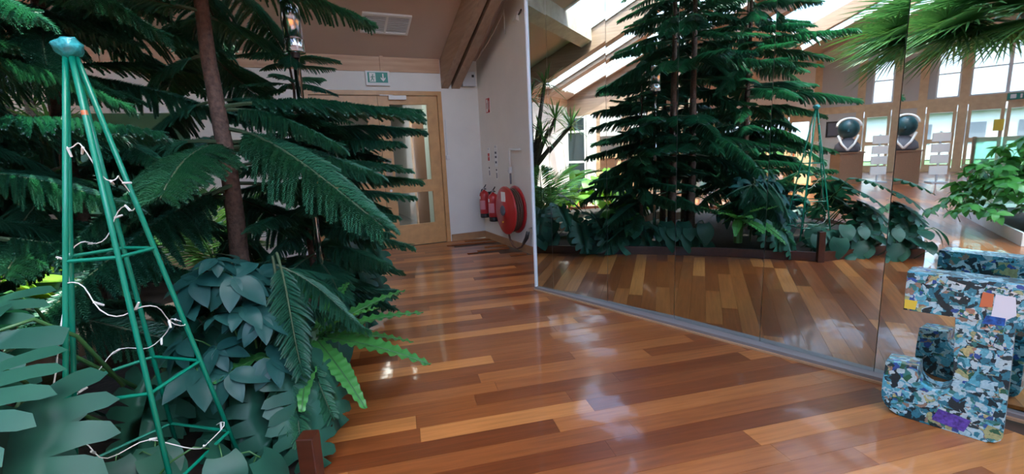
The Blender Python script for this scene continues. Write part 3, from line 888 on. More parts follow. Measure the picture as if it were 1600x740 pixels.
def hose_reel():
    t, z = 1.30, 0.60
    o = thing('fire_hose_reel', 'red fire hose reel on the white wall beside the mirrors', 'hose reel', W(0, t, z))
    a = -V
    c = W(0.045, t, z)
    MB().lathe([(.05, .045), (.05, .05)], 16, c, a).build('wall_bracket', M['dark'], o)
    MB().lathe([(.30, .05), (.345, .052), (.35, .06), (.345, .068), (.2, .075)], 40, c, a).build('back_flange', M['red'], o, smooth=True)
    MB().lathe([(.2, .07), (.2, .2)], 32, c, a).build('drum', M['red'], o)
    for k in range(4):
        rr = .30
        pts = [c + a * (.095 + .03 * k) + (U * math.cos(i / 28 * 2 * PI) + Vector((0, 0, 1)) * math.sin(i / 28 * 2 * PI)) * rr - Vector((0, 0, .008 * k)) for i in range(29)]
        MB().tube(pts, .015, 6, cap=False).build('hose_coil', M['rubber'], o, smooth=True)
    MB().lathe([(.2, .205), (.34, .205), (.352, .212), (.352, .226), (.335, .236), (.25, .246), (.24, .250), (.10, .258), (.098, .262), (.001, .264)], 44, c, a).build('front_flange', M['red'], o, smooth=True)
    MB().lathe([(.075, .262), (.075, .275), (.06, .285), (.001, .287)], 24, c, a).build('hub', M['slate'], o, smooth=True)
    q = c + a * .2575
    MB().hexa([q - U * .07 + Vector((0, 0, .13)), q + U * .07 + Vector((0, 0, .13)), q + U * .07 + Vector((0, 0, .13)) - a * .004, q - U * .07 + Vector((0, 0, .13)) - a * .004,
               q - U * .07 + Vector((0, 0, .27)), q + U * .07 + Vector((0, 0, .27)), q + U * .07 + Vector((0, 0, .27)) - a * .004, q - U * .07 + Vector((0, 0, .27)) - a * .004]).build('instruction_label', M['paper'], o)
    MB().lathe([(.012, .0), (.012, .012)], 8, c + a * .255 - U * .03 - Vector((0, 0, .17)), a).build('stud', M['yellow'], o)
    def P(dt, dz, ds): return W(-ds, t + dt, z + dz)
    he = MB().tube([P(-.02, -.31, .14), P(.04, -.42, .15), P(.16, -.51, .15), P(.24, -.535, .13), P(.32, -.50, .10), P(.40, -.40, .07), P(.44, -.32, .06)], .015, 8).build('hose_end', M['rubber'], o, smooth=True)
    MB().tube([P(.36, -.45, .09), P(.42, -.36, .065), P(.46, -.27, .06)], [.022, .03, .026], 8).build('nozzle', M['dark'], he, smooth=True)
    MB().tube([P(.46, -.27, .06), P(.47, -.22, .05), P(.52, -.21, .03)], .01, 6).build('nozzle_hook', M['alu'], he)
    p = thing('water_pipe', 'white angled water pipe with valve above the hose reel', 'pipe', W(0, 1.3, 1.0))
    MB().tube([W(-.05, 1.60, 1.46), W(-.05, 1.26, 1.475), W(-.05, 1.235, 1.45), W(-.05, 1.24, 1.2)], .016, 8).build('upper_pipe', M['white'], p, smooth=True)
    MB().tube([W(-.05, 1.24, 1.2), W(-.05, 1.245, 0.97)], .014, 8).build('lower_pipe', M['slate'], p)
    MB().tube([W(-.05, 1.24, 1.22), W(-.05, 1.24, 1.13)], .03, 8).build('valve', M['greybox'], p)
    MB().tube([W(-.05, 1.24, 1.17), W(-.05, 1.16, 1.16)], .01, 6).build('valve_lever', M['greybox'], p)
hose_reel()

# ------------------------------------------------------------------ letter J with a photo collage
def collage(name, kind):
    m, N, L, b = new_mat(name)
    tc = N.new('ShaderNodeTexCoord')
    oi = N.new('ShaderNodeObjectInfo')
    mul = N.new('ShaderNodeMath'); mul.operation = 'MULTIPLY'; mul.inputs[1].default_value = 91.0
    L.new(oi.outputs['Random'], mul.inputs[0])
    av = N.new('ShaderNodeVectorMath'); av.operation = 'ADD'
    L.new(tc.outputs['Object'], av.inputs[0]); L.new(mul.outputs[0], av.inputs[1])
    nz0 = N.new('ShaderNodeTexNoise'); nz0.inputs['Scale'].default_value = 16.0; nz0.inputs['Detail'].default_value = 4
    L.new(av.outputs[0], nz0.inputs['Vector'])
    mv = N.new('ShaderNodeVectorMath'); mv.operation = 'MULTIPLY_ADD'
    L.new(nz0.outputs['Color'], mv.inputs[0]); mv.inputs[1].default_value = (.09, .09, .09); L.new(av.outputs[0], mv.inputs[2])
    v = N.new('ShaderNodeTexVoronoi'); v.inputs['Scale'].default_value = 17.0 if kind == 0 else 26.0
    L.new(mv.outputs[0], v.inputs['Vector'])
    vf = N.new('ShaderNodeTexVoronoi'); vf.inputs['Scale'].default_value = 38.0
    L.new(mv.outputs[0], vf.inputs['Vector'])
    mc = N.new('ShaderNodeMix'); mc.data_type = 'RGBA'; mc.inputs[0].default_value = .33
    L.new(v.outputs['Color'], mc.inputs[6]); L.new(vf.outputs['Color'], mc.inputs[7])
    sp = N.new('ShaderNodeSeparateColor')
    L.new(mc.outputs[2], sp.inputs[0])
    mr = N.new('ShaderNodeMapRange'); mr.inputs['From Min'].default_value = .15; mr.inputs['From Max'].default_value = .85
    L.new(sp.outputs[0], mr.inputs['Value'])
    r = N.new('ShaderNodeValToRGB'); r.color_ramp.interpolation = 'CONSTANT'
    cols = [(0.0, (.008, .03, .036)), (.17, (.03, .20, .25)), (.30, (.50, .62, .62)), (.44, (.13, .42, .48)), (.56, (.02, .05, .055)), (.63, (.58, .62, .58)), (.73, (.05, .22, .19)), (.80, (.38, .20, .13)), (.86, (.03, .09, .30)), (.91, (.02, .12, .06)), (.96, (.50, .42, .18))]
    e = r.color_ramp.elements
    e[0].color = (*cols[0][1], 1); e[1].position = cols[1][0]; e[1].color = (*cols[1][1], 1)
    for p, c in cols[2:]:
        x = e.new(p); x.color = (*c, 1)
    L.new(mr.outputs[0], r.inputs['Fac'])
    nz = N.new('ShaderNodeTexNoise'); nz.inputs['Scale'].default_value = 90.0
    L.new(av.outputs[0], nz.inputs['Vector'])
    mx = N.new('ShaderNodeMix'); mx.data_type = 'RGBA'; mx.blend_type = 'OVERLAY'; mx.inputs[0].default_value = .5
    L.new(r.outputs['Color'], mx.inputs[6]); L.new(nz.outputs['Fac'], mx.inputs[7])
    # every photograph has its own cast
    r2 = N.new('ShaderNodeValToRGB')
    r2.color_ramp.elements[0].color = (.45, .85, .92, 1); r2.color_ramp.elements[1].color = (1.1, 1.05, .95, 1)
    L.new(oi.outputs['Random'], r2.inputs['Fac'])
    m2 = N.new('ShaderNodeMix'); m2.data_type = 'RGBA'; m2.blend_type = 'MULTIPLY'; m2.inputs[0].default_value = .8
    L.new(mx.outputs[2], m2.inputs[6]); L.new(r2.outputs['Color'], m2.inputs[7])
    L.new(m2.outputs[2], b.inputs['Base Color'])
    b.inputs['Roughness'].default_value = 0.28
    b.inputs['Coat Weight'].default_value = 0.4
    return m
def letter_j():
    m0, m1 = collage('collage_paper', 0), collage('collage_photo', 1)
    base = MW(-.15, .295, 0)
    o = thing('collage_letter', 'big block letter J covered in teal photographs, standing on the floor close to the mirrors', 'letter', base)
    def arc(cx, cz, r, a0, a1, n, rz=None):
        return [(cx + r * math.cos(math.radians(a0 + (a1 - a0) * i / n)), cz + (rz or r) * math.sin(math.radians(a0 + (a1 - a0) * i / n))) for i in range(n + 1)]
    poly = [(-.405, .755), (-.405, .56), (-.218, .565), (-.200, .27)]
    poly += arc(-.262, .25, .062, 0, -180, 8, .066)
    poly += [(-.326, .285), (-.452, .275), (-.457, .16)]
    poly += arc(-.357, .10, .10, 180, 270, 5)
    poly += [(-.20, -.0), (-.06, 0.0)] + arc(-.06, .05, .045, 270, 360, 3)
    poly += [(-.02, .30), (-.028, .56), (.165, .56), (.165, .755)]
    MB().prism(poly, lambda a, z, k: MW(a, .36 - .13 * k, z)).build('letter_body', m0, o, bevel=.006)
    def inside(x, y):
        c = False
        n = len(poly)
        for i in range(n):
            (x1, y1), (x2, y2) = poly[i], poly[i - 1]
            if (y1 > y) != (y2 > y) and x < (x2 - x1) * (y - y1) / (y2 - y1) + x1: c = not c
        return c
    rr = random.Random(8)
    placed = 0
    tries = 0
    lay = 0
    while placed < 52 and tries < 4000:
        tries += 1
        cx, cz = rr.uniform(-.45, .16), rr.uniform(.01, .75)
        w, h = rr.uniform(.04, .075), rr.uniform(.03, .055)
        an = rr.uniform(-.35, .35)
        q = [(cx + x * math.cos(an) - y * math.sin(an), cz + x * math.sin(an) + y * math.cos(an)) for x, y in ((-w / 2, -h / 2), (w / 2, -h / 2), (w / 2, h / 2), (-w / 2, h / 2))]
        if not all(inside(x, y) for x, y in q): continue
        front = placed % 4 != 3
        e0 = .3605 + placed * .00003 if front else .2295 - placed * .00003
        MB().prism(q, lambda a, z, k: MW(a, e0 + (.0008 if front else -.0008) * k, z)).build('photo', m1, o)
        placed += 1
    for nm, mat, q in (('yellow_scrap', M['yellow'], [(-.402, .57), (-.36, .57), (-.355, .615), (-.402, .615)]),
                   ('orange_scrap', M['orange'], [(-.145, .635), (-.105, .64), (-.105, .70), (-.14, .705)]),
                   ('white_scrap', M['paper'], [(-.105, .60), (-.06, .59), (-.03, .62), (-.04, .70), (-.10, .70)])):
        MB().prism(q, lambda a, z, k: MW(a, .3625 + .0008 * k, z)).build(nm, mat, o)
    pm = plain('purple_print', (.10, .06, .30), .3, var=.6, scale=60)
    MB().prism([(-.255, .035), (-.14, .02), (-.12, .085), (-.235, .10)], lambda a, z, k: MW(a, .3625 + .0008 * k, z)).build('purple_scrap', pm, o)
    pm = plain('blue_print', (.01, .10, .35), .3, var=.6, scale=60)
    MB().prism([(-.13, .56), (-.06, .565), (-.06, .60), (-.12, .60)], lambda a, z, k: MW(a, .3635 + .0008 * k, z)).build('blue_scrap', pm, o)
letter_j()

# ------------------------------------------------------------------ plant bed: kerb boards, soil, sleepers
BED_H = 0.11
BED = [(-0.84, 1.62), (-1.12, 2.6), (-1.32, 3.6), (-1.55, 4.8), (-1.95, 6.0), (-2.7, 6.7), (-5.9, 4.95), (-6.4, 2.4), (-4.6, 0.6), (-2.4, 0.25), (-1.25, 0.75)]
def bed(name, label, poly, hz, mat):
    cx = sum(p[0] for p in poly) / len(poly); cy = sum(p[1] for p in poly) / len(poly)
    o = thing(name, label, 'planter', (cx, cy, 0))
    n = len(poly)
    ins = [(x + (cx - x) * .025, y + (cy - y) * .025) for x, y in poly]
    for i in range(n):
        j = (i + 1) % n
        a, b, c, d = poly[i], poly[j], ins[j], ins[i]
        MB().hexa([(*a, 0), (*b, 0), (*c, 0), (*d, 0), (*a, hz), (*b, hz), (*c, hz), (*d, hz)]).build('kerb_board', mat, o, bevel=.004)
    MB().prism(ins, lambda x, y, k: (x, y, hz - .06 if k == 0 else 0.002)).build('soil', M['soil'], o)
    return o
bed('plant_bed', 'long indoor plant bed with dark red timber kerb left of the aisle', BED, BED_H, M['kerb'])
BED2 = [(-1.95, -0.55), (-4.85, -1.42), (-5.1, -3.6), (-1.6, -3.2)]
MB().box(-.865, -.80, 1.62, 1.69, 0, .36).build('corner_post', M['kerb'], bpy.data.objects['plant_bed'], bevel=.004)
bed('small_plant_bed', 'second plant bed with pale kerb seen far right in the mirrors', BED2, 0.17, M['white'])
def sleeper(pts, w, z0, z1, label):
    o = thing('timber_sleeper', label, 'timber', (*pts[0], z0), 'timber sleepers in the plant bed')
    for (x0, y0), (x1, y1) in zip(pts, pts[1:]):
        d = Vector((x1 - x0, y1 - y0, 0)).normalized()
        q = Vector((-d.y, d.x, 0)) * w / 2
        a, b = Vector((x0, y0, 0)) + d * .004, Vector((x1, y1, 0)) - d * .004
        MB().hexa([a - q + Vector((0, 0, z0)), b - q + Vector((0, 0, z0)), b + q + Vector((0, 0, z0)), a + q + Vector((0, 0, z0)),
                   a - q + Vector((0, 0, z1)), b - q + Vector((0, 0, z1)), b + q + Vector((0, 0, z1)), a + q + Vector((0, 0, z1))]).build('beam', M['sleeper'], o, bevel=.01)
sleeper([(-2.35, 4.75), (-2.75, 3.75), (-3.15, 3.0), (-3.7, 2.45)], .30, .17, .30, 'weathered timber sleeper edging the path, nearer one behind the wire cone')
sleeper([(-3.6, 6.0), (-4.7, 5.4), (-5.6, 4.9)], .26, .17, .33, 'weathered timber sleeper further back, behind the pine trunk')

# ------------------------------------------------------------------ foliage meshes
def norfolk_branch(seed, L=1.0, droop=.22, nb=40, detail=1.0, hang=.55):
    """flat spray: axis along +X, side twigs that droop like fingers, each clothed in awl needles"""
    rr = random.Random(seed)
    mb = MB()
    def ax(u):
        return Vector((L * u, 0.03 * L * math.sin(u * 3 + seed), L * (.10 * u - droop * u * u * 1.0) + .06 * L * max(0, u - .75)))
    mb.tube([ax(i / 9) for i in range(10)], [.011 * (1 - .75 * i / 9) for i in range(10)], 5, 1)
    def twig(p0, d0, ln, drop, r0):
        n = max(5, int(ln / .0085 * detail))
        prev = p0
        vs, fs = [], []
        for i in range(n):
            u = (i + 1) / n
            d = (d0 + Vector((0, 0, -drop * u * 1.25))).normalized()
            cur = prev + d * (ln / n)
            x = d.cross(Vector((0, 0, 1)))
            if x.length < .05: x = Vector((1, 0, 0))
            x.normalize()
            y = x.cross(d)
            rad = r0 * (1 - .55 * u ** 3) * rr.uniform(.85, 1.15)
            k = 6
            ph = rr.uniform(0, 6.28)
            wv = d * .0032
            for j in range(k):
                an = ph + 2 * PI * j / k
                o = x * math.cos(an) + y * math.sin(an)
                side = d.cross(o) * .0052
                tip = cur + o * rad * .8 + d * rad * .9
                b = len(vs)
                vs += [cur - side, cur + side, tip]
                fs.append((b, b + 1, b + 2))
            prev = cur
        mb.add(vs, fs, 0)
        return prev
    for i in range(nb):
        u = .16 + .84 * (i + .5) / nb
        p = ax(u)
        prof = min(1.0, (u - .05) * 2.6) * (1 - .78 * max(0, u - .35) / .65)
        ln = L * .27 * prof * rr.uniform(.85, 1.12) + .02
        for sd in (-1, 1):
            fw = math.radians(rr.uniform(46, 62))
            d = Vector((math.cos(fw), sd * math.sin(fw), rr.uniform(-.1, .1))).normalized()
            twig(p, d, ln, hang * rr.uniform(.8, 1.2), .023)
    twig(ax(.93), Vector((1, 0, 0)), .1 * L, .1, .015)
    # needles along the axis itself
    for i in range(40):
        u = .1 + .9 * i / 40
        p = ax(u)
        for j in range(3):
            an = rr.uniform(0, 6.28)
            o = Vector((0.3, math.cos(an), math.sin(an))) * .016
            mb.add([p + Vector((0, .003, 0)), p - Vector((0, .003, 0)), p + o], [(0, 1, 2)], 0)
    return mb.mesh('norfolk_branch_%d' % seed, [M['needle'], M['twig']], fix=False)
NB = [norfolk_branch(i, droop=(.16, .24, .34, .22)[i], hang=(.75, .95, 1.15, .5)[i]) for i in range(4)]
NBS = [norfolk_branch(20 + i, nb=20, droop=.2 + .1 * i, detail=.8, hang=.6) for i in range(2)]

def leaf_grid(mb, prof, L, n, fold=.12, curl=.3, wave=0.0, wn=6, mi=0, w=3, base=(0, 0, 0), yaw=0.0, pitch=0.0, shared=None):
    """ribbon-like blade along +X with half width prof(u)*L"""
    R_ = Euler((0, pitch, yaw)).to_matrix()
    base = Vector(base)
    vs = []
    cols = 2 * w + 1
    for i in range(n + 1):
        u = i / n
        hw = prof(u) * L
        for j in range(cols):
            v = (j - w) / w
            x = L * u
            z = -curl * L * u * u + fold * hw * abs(v) * 1.0 - .15 * hw * v * v
            if wave:
                z += wave * L * abs(v) ** 1.5 * math.sin(u * wn * 2 * PI + (0 if v > 0 else 1.3))
                x += wave * .25 * L * abs(v) * math.cos(u * wn * 2 * PI)
            vs.append(base + R_ @ Vector((x - (abs(v) ** 2) * hw * (.35 if u < .25 else 0.0) * (1 - u / .25), hw * v, z)))
    fs = []
    for i in range(n):
        for j in range(cols - 1):
            fs.append((i * cols + j, (i + 1) * cols + j, (i + 1) * cols + j + 1, i * cols + j + 1))
    mb.add(vs, fs, mi)
def petiole(mb, L, mi=1, r=.006, back=.5, down=.75):
    mb.tube([(0, 0, 0), (-.18 * L * back * 2, 0, -.04 * L), (-.6 * L * back, 0, -.35 * L * down), (-.75 * L * back, 0, -1.0 * L * down)], [r * .8, r, r * 1.1, r * 1.3], 5, mi)

def monstera_leaf(seed, L=.42, lobes=7, split=.45):
    rr = random.Random(seed)
    mb = MB()
    n = lobes
    def z(x, y):
        return -.28 * x * x / L - .55 * y * y / L + .10 * abs(y)
    vs, fs = [], []
    def add(x, y):
        vs.append((x, y, z(x, y))); return len(vs) - 1
    mid = [add(L * (i / n) ** 1.05, 0) for i in range(n + 1)]
    for sd in (-1, 1):
        hw = lambda u: L * .50 * math.sin(PI * min(1, (u * .80 + .20))) ** .75
        def rim(u, k):     # sweep forward with distance k
            x0 = L * u ** 1.05
            return x0 - L * .20 * (1 - u) * k * (1.6 - u) + L * .22 * u * k * k, sd * hw(u) * k
        inner = []
        for i in range(n + 1):
            x, y = rim(i / n, split * (rr.uniform(.8, 1.1) if 0 < i < n else 1))
            if i == n: x, y = L * 1.0, 0
            inner.append(add(x, y) if i < n else mid[n])
        for i in range(n):
            u0, u1 = i / n, (i + 1) / n
            f = (mid[i], mid[i + 1], inner[i + 1], inner[i]) if i < n - 1 else (mid[i], mid[n], inner[i])
            fs.append(f)
            g = .13 if i < n - 1 else .05
            if i == n - 1:
                x, y = rim(u0 + .03, .95); a = add(x, y)
                fs.append((inner[i], mid[n], a))
                continue
            du = u1 - u0
            ga = g * du if i else 0
            xa, ya = rim(u0 + ga, .74); xb, yb = rim(u1 - g * du, .72)
            xc, yc = rim(u0 + ga + .12 * du, .92); xd, yd = rim(u1 - .20 * du, .90)
            xt, yt = rim((u0 + u1) / 2 + .10 * du, 1.03)
            a, b, c_, d_, t_ = add(xa, ya), add(xb, yb), add(xc, yc), add(xd, yd), add(xt, yt)
            fs.append((inner[i], inner[i + 1], b, a))
            fs.append((a, b, d_, c_))
            fs.append((c_, d_, t_))
    mb.add(vs, fs, 0)
    petiole(mb, L * 1.25)
    return mb.mesh('monstera_leaf_%d' % seed, [M['monstera'], M['stalk']], smooth=True, fix=False)
MON = [monstera_leaf(40 + i, split=(.44, .40, .50)[i], lobes=(6, 7, 6)[i]) for i in range(3)]
heartprof = lambda u: .46 * math.sin(PI * min(1, (u * .82 + .18))) ** .8 * (1 - .15 * u)
oval = lambda u: .27 * math.sin(PI * u ** .8) ** .8 + .001
def heart_leaf(seed, mat, L=.24, curl=.35):
    mb = MB()
    leaf_grid(mb, heartprof, L, 7, curl=curl, w=2)
    petiole(mb, L * 1.3, r=.004)
    return mb.mesh('heart_leaf_%d' % seed, [mat, M['stalk']], smooth=True, fix=False)
HEART = [heart_leaf(i, M['monstera'], curl=.25 + .2 * i) for i in range(2)]
HEARTL = [heart_leaf(10 + i, M['lime'], curl=.2 + .2 * i) for i in range(2)]
def palmate_leaf(seed, mat, L=.2, k=6):
    rr = random.Random(seed)
    mb = MB()
    for i in range(k):
        yaw = math.radians(-110 + 220 * i / (k - 1) + rr.uniform(-8, 8))
        leaf_grid(mb, oval, L * rr.uniform(.85, 1.15), 7, curl=.35, w=2, fold=.3, yaw=yaw, pitch=rr.uniform(-.15, .4))
    petiole(mb, L * 1.5, r=.004, back=.35)
    return mb.mesh('palmate_leaf_%d' % seed, [mat, M['stalk']], smooth=True, fix=False)
PALMATE = [palmate_leaf(60 + i, M['bluegreen'], k=5 + i) for i in range(3)]
PALMATEG = [palmate_leaf(70 + i, M['fern'], k=5 + i) for i in range(2)]
frondprof = lambda u: .105 * min(1, .25 + u * 2.2) * (1 - .75 * max(0, u - .55) / .45)
def crimped_frond(seed, L=.6):
    mb = MB()
    leaf_grid(mb, frondprof, L, 44, fold=.35, curl=.16, wave=.016, wn=12, w=2)
    mb.tube([(L * i / 10, 0, -.16 * L * (i / 10) ** 2 + .002) for i in range(11)], .004, 5, 1)
    return mb.mesh('crimped_frond_%d' % seed, [M['fern'], M['stalk']], smooth=True, fix=False)
CRIMP = [crimped_frond(i, .6 + .08 * i) for i in range(2)]
def pinnate_frond(seed, L=1.0, mat='palmleaf'):
    rr = random.Random(seed)
    mb = MB()
    ax = lambda u: Vector((L * u * (1 - .12 * u), 0, L * (.35 * u - .55 * u * u)))
    mb.tube([ax(i / 10) for i in range(11)], [.009 * (1 - .8 * i / 10) for i in range(11)], 5, 1)
    for i in range(30):
        u = .12 + .87 * i / 29
        ln = L * .33 * math.sin(PI * (.12 + .8 * u)) + .02
        for sd in (-1, 1):
            p = ax(u)
            a = math.radians(58 - 25 * u + rr.uniform(-5, 5))
            d = Vector((math.cos(a), sd * math.sin(a), -.15)).normalized()
            q = Vector((-d.y * sd, d.x * sd, 0)).normalized() * .010
            m1 = p + d * ln * .5 + Vector((0, 0, -.03 * L)); e = p + d * ln + Vector((0, 0, -.16 * ln - .05 * L))
            mb.add([p, m1 - q, e, m1 + q], [(0, 1, 2, 3)], 0)
    return mb.mesh('pinnate_frond_%d' % seed, [M[mat], M['stalk']], fix=False)
PIN = [pinnate_frond(i) for i in range(2)]
def fan_frond(seed, L=.95, k=38):
    rr = random.Random(seed)
    mb = MB()
    pet = .75
    mb.tube([(0, 0, 0), (pet * .5, 0, .06), (pet, 0, 0)], [.014, .011, .009], 5, 1)
    vs, fs = [], []
    for i in range(k):
        an = math.radians(-135 + 270 * i / (k - 1))
        ln = L * (.72 + .28 * math.cos(an * .6)) * rr.uniform(.92, 1.05)
        d = Vector((math.cos(an), math.sin(an), 0))
        q = Vector((-d.y, d.x, 0))
        o = Vector((pet, 0, 0))
        dr = rr.uniform(.10, .30)
        pts = []
        for u, hw in ((.0, .003), (.35, .018), (.62, .016), (1.0, .001)):
            c = o + d * ln * u + Vector((0, 0, -dr * ln * max(0, u - .35) ** 1.5 - .05 * u))
            pts.append((c - q * hw + Vector((0, 0, .012 * (hw > .01))), c, c + q * hw + Vector((0, 0, .012 * (hw > .01)))))
        b = len(vs)
        for tri in pts: vs += list(tri)
        for r_ in range(3):
            for cc in range(2):
                fs.append((b + r_ * 3 + cc, b + r_ * 3 + cc + 1, b + r_ * 3 + cc + 4, b + r_ * 3 + cc + 3))
    mb.add(vs, fs, 0)
    return mb.mesh('fan_frond_%d' % seed, [M['palmleaf'], M['stalk']], fix=False)
FAN = [fan_frond(i) for i in range(2)]
def rosette(seed, L=.55, k=34):
    rr = random.Random(seed)
    mb = MB()
    for i in range(k):
        yaw = i * 2.39996 + rr.uniform(-.2, .2)
        el = math.radians(78 - 105 * (i / k) ** .8)
        d = Vector((math.cos(yaw) * math.cos(el), math.sin(yaw) * math.cos(el), math.sin(el)))
        q = Vector((-math.sin(yaw), math.cos(yaw), 0))
        ln = L * rr.uniform(.8, 1.1)
        pts = []
        for u, hw in ((0, .012), (.4, .018), (.75, .012), (1, .001)):
            c = d * ln * u + Vector((0, 0, -.22 * ln * u * u))
            pts += [c - q * hw, c + q * hw]
        mb.add(pts, [(0, 1, 3, 2), (2, 3, 5, 4), (4, 5, 7, 6)], 0)
    return mb.mesh('sword_rosette_%d' % seed, M['palmleaf'], fix=False)
ROS = [rosette(i) for i in range(2)]

# ------------------------------------------------------------------ Norfolk Island pines
def norfolk(label, x, y, z0, z1, whorls, L0, L1, seed, per=6, r0=.05, lean=(0, 0), extra=()):
    rr = random.Random(seed)
    t = thing('norfolk_pine', label, 'tree', (x, y, .18))
    n = 14
    pts = [(x + lean[0] * i / n + .012 * math.sin(i * 1.3 + seed), y + lean[1] * i / n, .18 + (z1 - .18) * i / n) for i in range(n + 1)]
    MB().tube(pts, [r0 * (1 - .8 * i / n) for i in range(n + 1)], 9).build('trunk', M['bark'], t, smooth=True)
    def clear(px, py, z, yaw, L):
        tx, ty = px + math.cos(yaw) * L, py + math.sin(yaw) * L
        if ty < 1.72 and tx > -1.85 and z < 2.6: return False
        if z < 1.15 and ty < 2.6 and tx > -2.0 and x > -1.8: return False
        if abs(x + 1.69) < .01 and 1.72 < z < 2.27 and ty < y + .1 and tx < -.9: return False
        if z < 1.35 and tx > -.74: return False
        if abs(x + 1.69) < .01 and 1.9 < z < 2.5 and tx > -1.6: return False
        if z < 1.15 and tx < x - .35 and ty < y + .4: return False
        return True
    for k in range(whorls):
        f = k / max(1, whorls - 1)
        z = z0 + (z1 - .12 - z0) * f
        u = (z - .18) / (z1 - .18)
        px, py = x + lean[0] * u, y + lean[1] * u
        ph = rr.uniform(0, 6.28)
        L = L0 + (L1 - L0) * f
        for j in range(per):
            yaw = ph + 2 * PI * j / per + rr.uniform(-.25, .25)
            if not clear(px, py, z, yaw, L): continue
            inst('branch', rr.choice(NB), t, (px, py, z + rr.uniform(-.04, .04)), (rr.uniform(-.3, .3), .14 - .22 * f + rr.uniform(-.2, .2), yaw), L * rr.uniform(.72, 1.12))
    for (z, yaw, pit, roll, L, mi) in extra:
        u = (z - .18) / (z1 - .18)
        inst('branch', NB[mi], t, (x + lean[0] * u, y + lean[1] * u, z), (roll, pit, math.radians(yaw)), L)
    inst('leading_shoot', NBS[0], t, pts[-1], (0, -PI / 2, 0), .3)
    return t
norfolk('tall dark pine with the bare trunk showing high, mid plant bed', -1.69, 2.83, .75, 4.45, 15, 1.25, .6, 3, 7, .062,
        extra=((2.44, -8, -.02, .1, 1.05, 0), (1.62, -28, .22, .25, 1.25, 2), (2.48, -60, .05, 0, 1.0, 1), (1.75, 10, -.02, 0, 1.15, 3), (1.4, 22, -.05, 0, 1.0, 3)))
norfolk('slim young pine beside the steel pole, branches reaching over the doors', -1.45, 3.30, .40, 2.2, 11, .78, .35, 5, 7, .028,
        extra=((1.72, 0, -.1, 0, .85, 3), (1.36, 0, -.05, 0, .75, 3), (1.18, 5, -.03, .1, .75, 3), (1.02, -5, -.02, 0, .65, 0), (1.60, 14, -.12, .1, .85, 1), (1.5, -20, -.05, 0, .8, 0), (1.27, 12, -.08, 0, .8, 1), (.88, 8, -.05, 0, .7, 2), (.8, -25, .0, 0, .7, 1)))
norfolk('broad pine at the left edge of the view behind the wire cone', -2.35, 1.95, .9, 4.6, 15, 1.05, .6, 9, 7, .05, extra=((2.05, -80, .0, 0, 1.2, 1), (2.75, -50, .0, 0, 1.1, 0), (1.7, -150, .3, 0, .7, 2), (1.45, -100, .5, 0, .5, 2), (1.3, 160, .4, 0, .7, 1), (1.6, 100, .2, 0, .7, 2), (1.25, 60, .3, 0, .6, 2), (1.75, -120, .5, 0, .6, 0)))
norfolk('pine half hidden between the tall pine and the sleepers', -2.55, 2.75, 1.15, 4.3, 12, 1.05, .5, 17, 7, .05)
norfolk('pine deep in the left side of the bed behind the other pines', -3.3, 1.7, .9, 4.4, 11, 1.1, .5, 13, 6, .05)
def sapling():
    t = thing('pine_sapling', 'low bright pine sapling with serrated drooping sprays at the kerb corner', 'tree', (-1.16, 2.22, .18))
    MB().tube([(-1.16, 2.22, .18), (-1.15, 2.2, .6), (-1.16, 2.2, .97)], [.014, .011, .006], 6).build('trunk', M['twig'], t)
    for z, yaw, pit, L, mi in ((.98, -50, .8, .58, 2), (.92, -10, .5, .5, 1), (.78, -62, .95, .6, 2), (.72, 20, .35, .45, 1), (.66, -70, .85, .55, 0), (.62, -35, .85, .52, 0), (.9, 70, .3, .4, 0), (.75, 100, .3, .45, 1), (.52, -60, .6, .5, 1), (.9, 40, .4, .42, 2)):
        inst('branch', NB[mi], t, (-1.16, 2.21, z), (0, pit, math.radians(yaw)), L)
sapling()

# ------------------------------------------------------------------ leafy plants
def leaf_plant(name, label, cat, base, meshes, spots, part='leaf', group=None):
    t = thing(name, label, cat, base, group)
    for (x, y, z, yaw, pit, roll, s) in spots:
        inst(part, RND.choice(meshes), t, (x, y, z), (roll, pit, yaw), s)
    return t
def dome(cx, cy, z0, R, H, n, seed, smin, smax, out=1.0, ymin=-7, pit=(.0, .7)):
    rr = random.Random(seed)
    sp = []
    for i in range(n):
        yaw = i * 2.39996 + rr.uniform(-.4, .4)
        f = ((i + .5) / n) ** .55
        r = R * f * rr.uniform(.6, 1.15)
        z = z0 + H * (1 - f * f * .85) * rr.uniform(.6, 1.15)
        sp.append((cx + math.cos(yaw) * r, cy + math.sin(yaw) * r, z, yaw + rr.uniform(-.8, .8), rr.uniform(*pit), rr.uniform(-.55, .55), rr.uniform(smin, smax)))
    return sp
leaf_plant('umbrella_shrub', 'blue green shrub with hand shaped leaf clusters at the middle of the bed front', 'shrub', (-1.4, 2.35, .18), PALMATE, dome(-1.36, 2.14, .42, .34, .54, 32, 2, .55, .9, pit=(-.3, .6)))
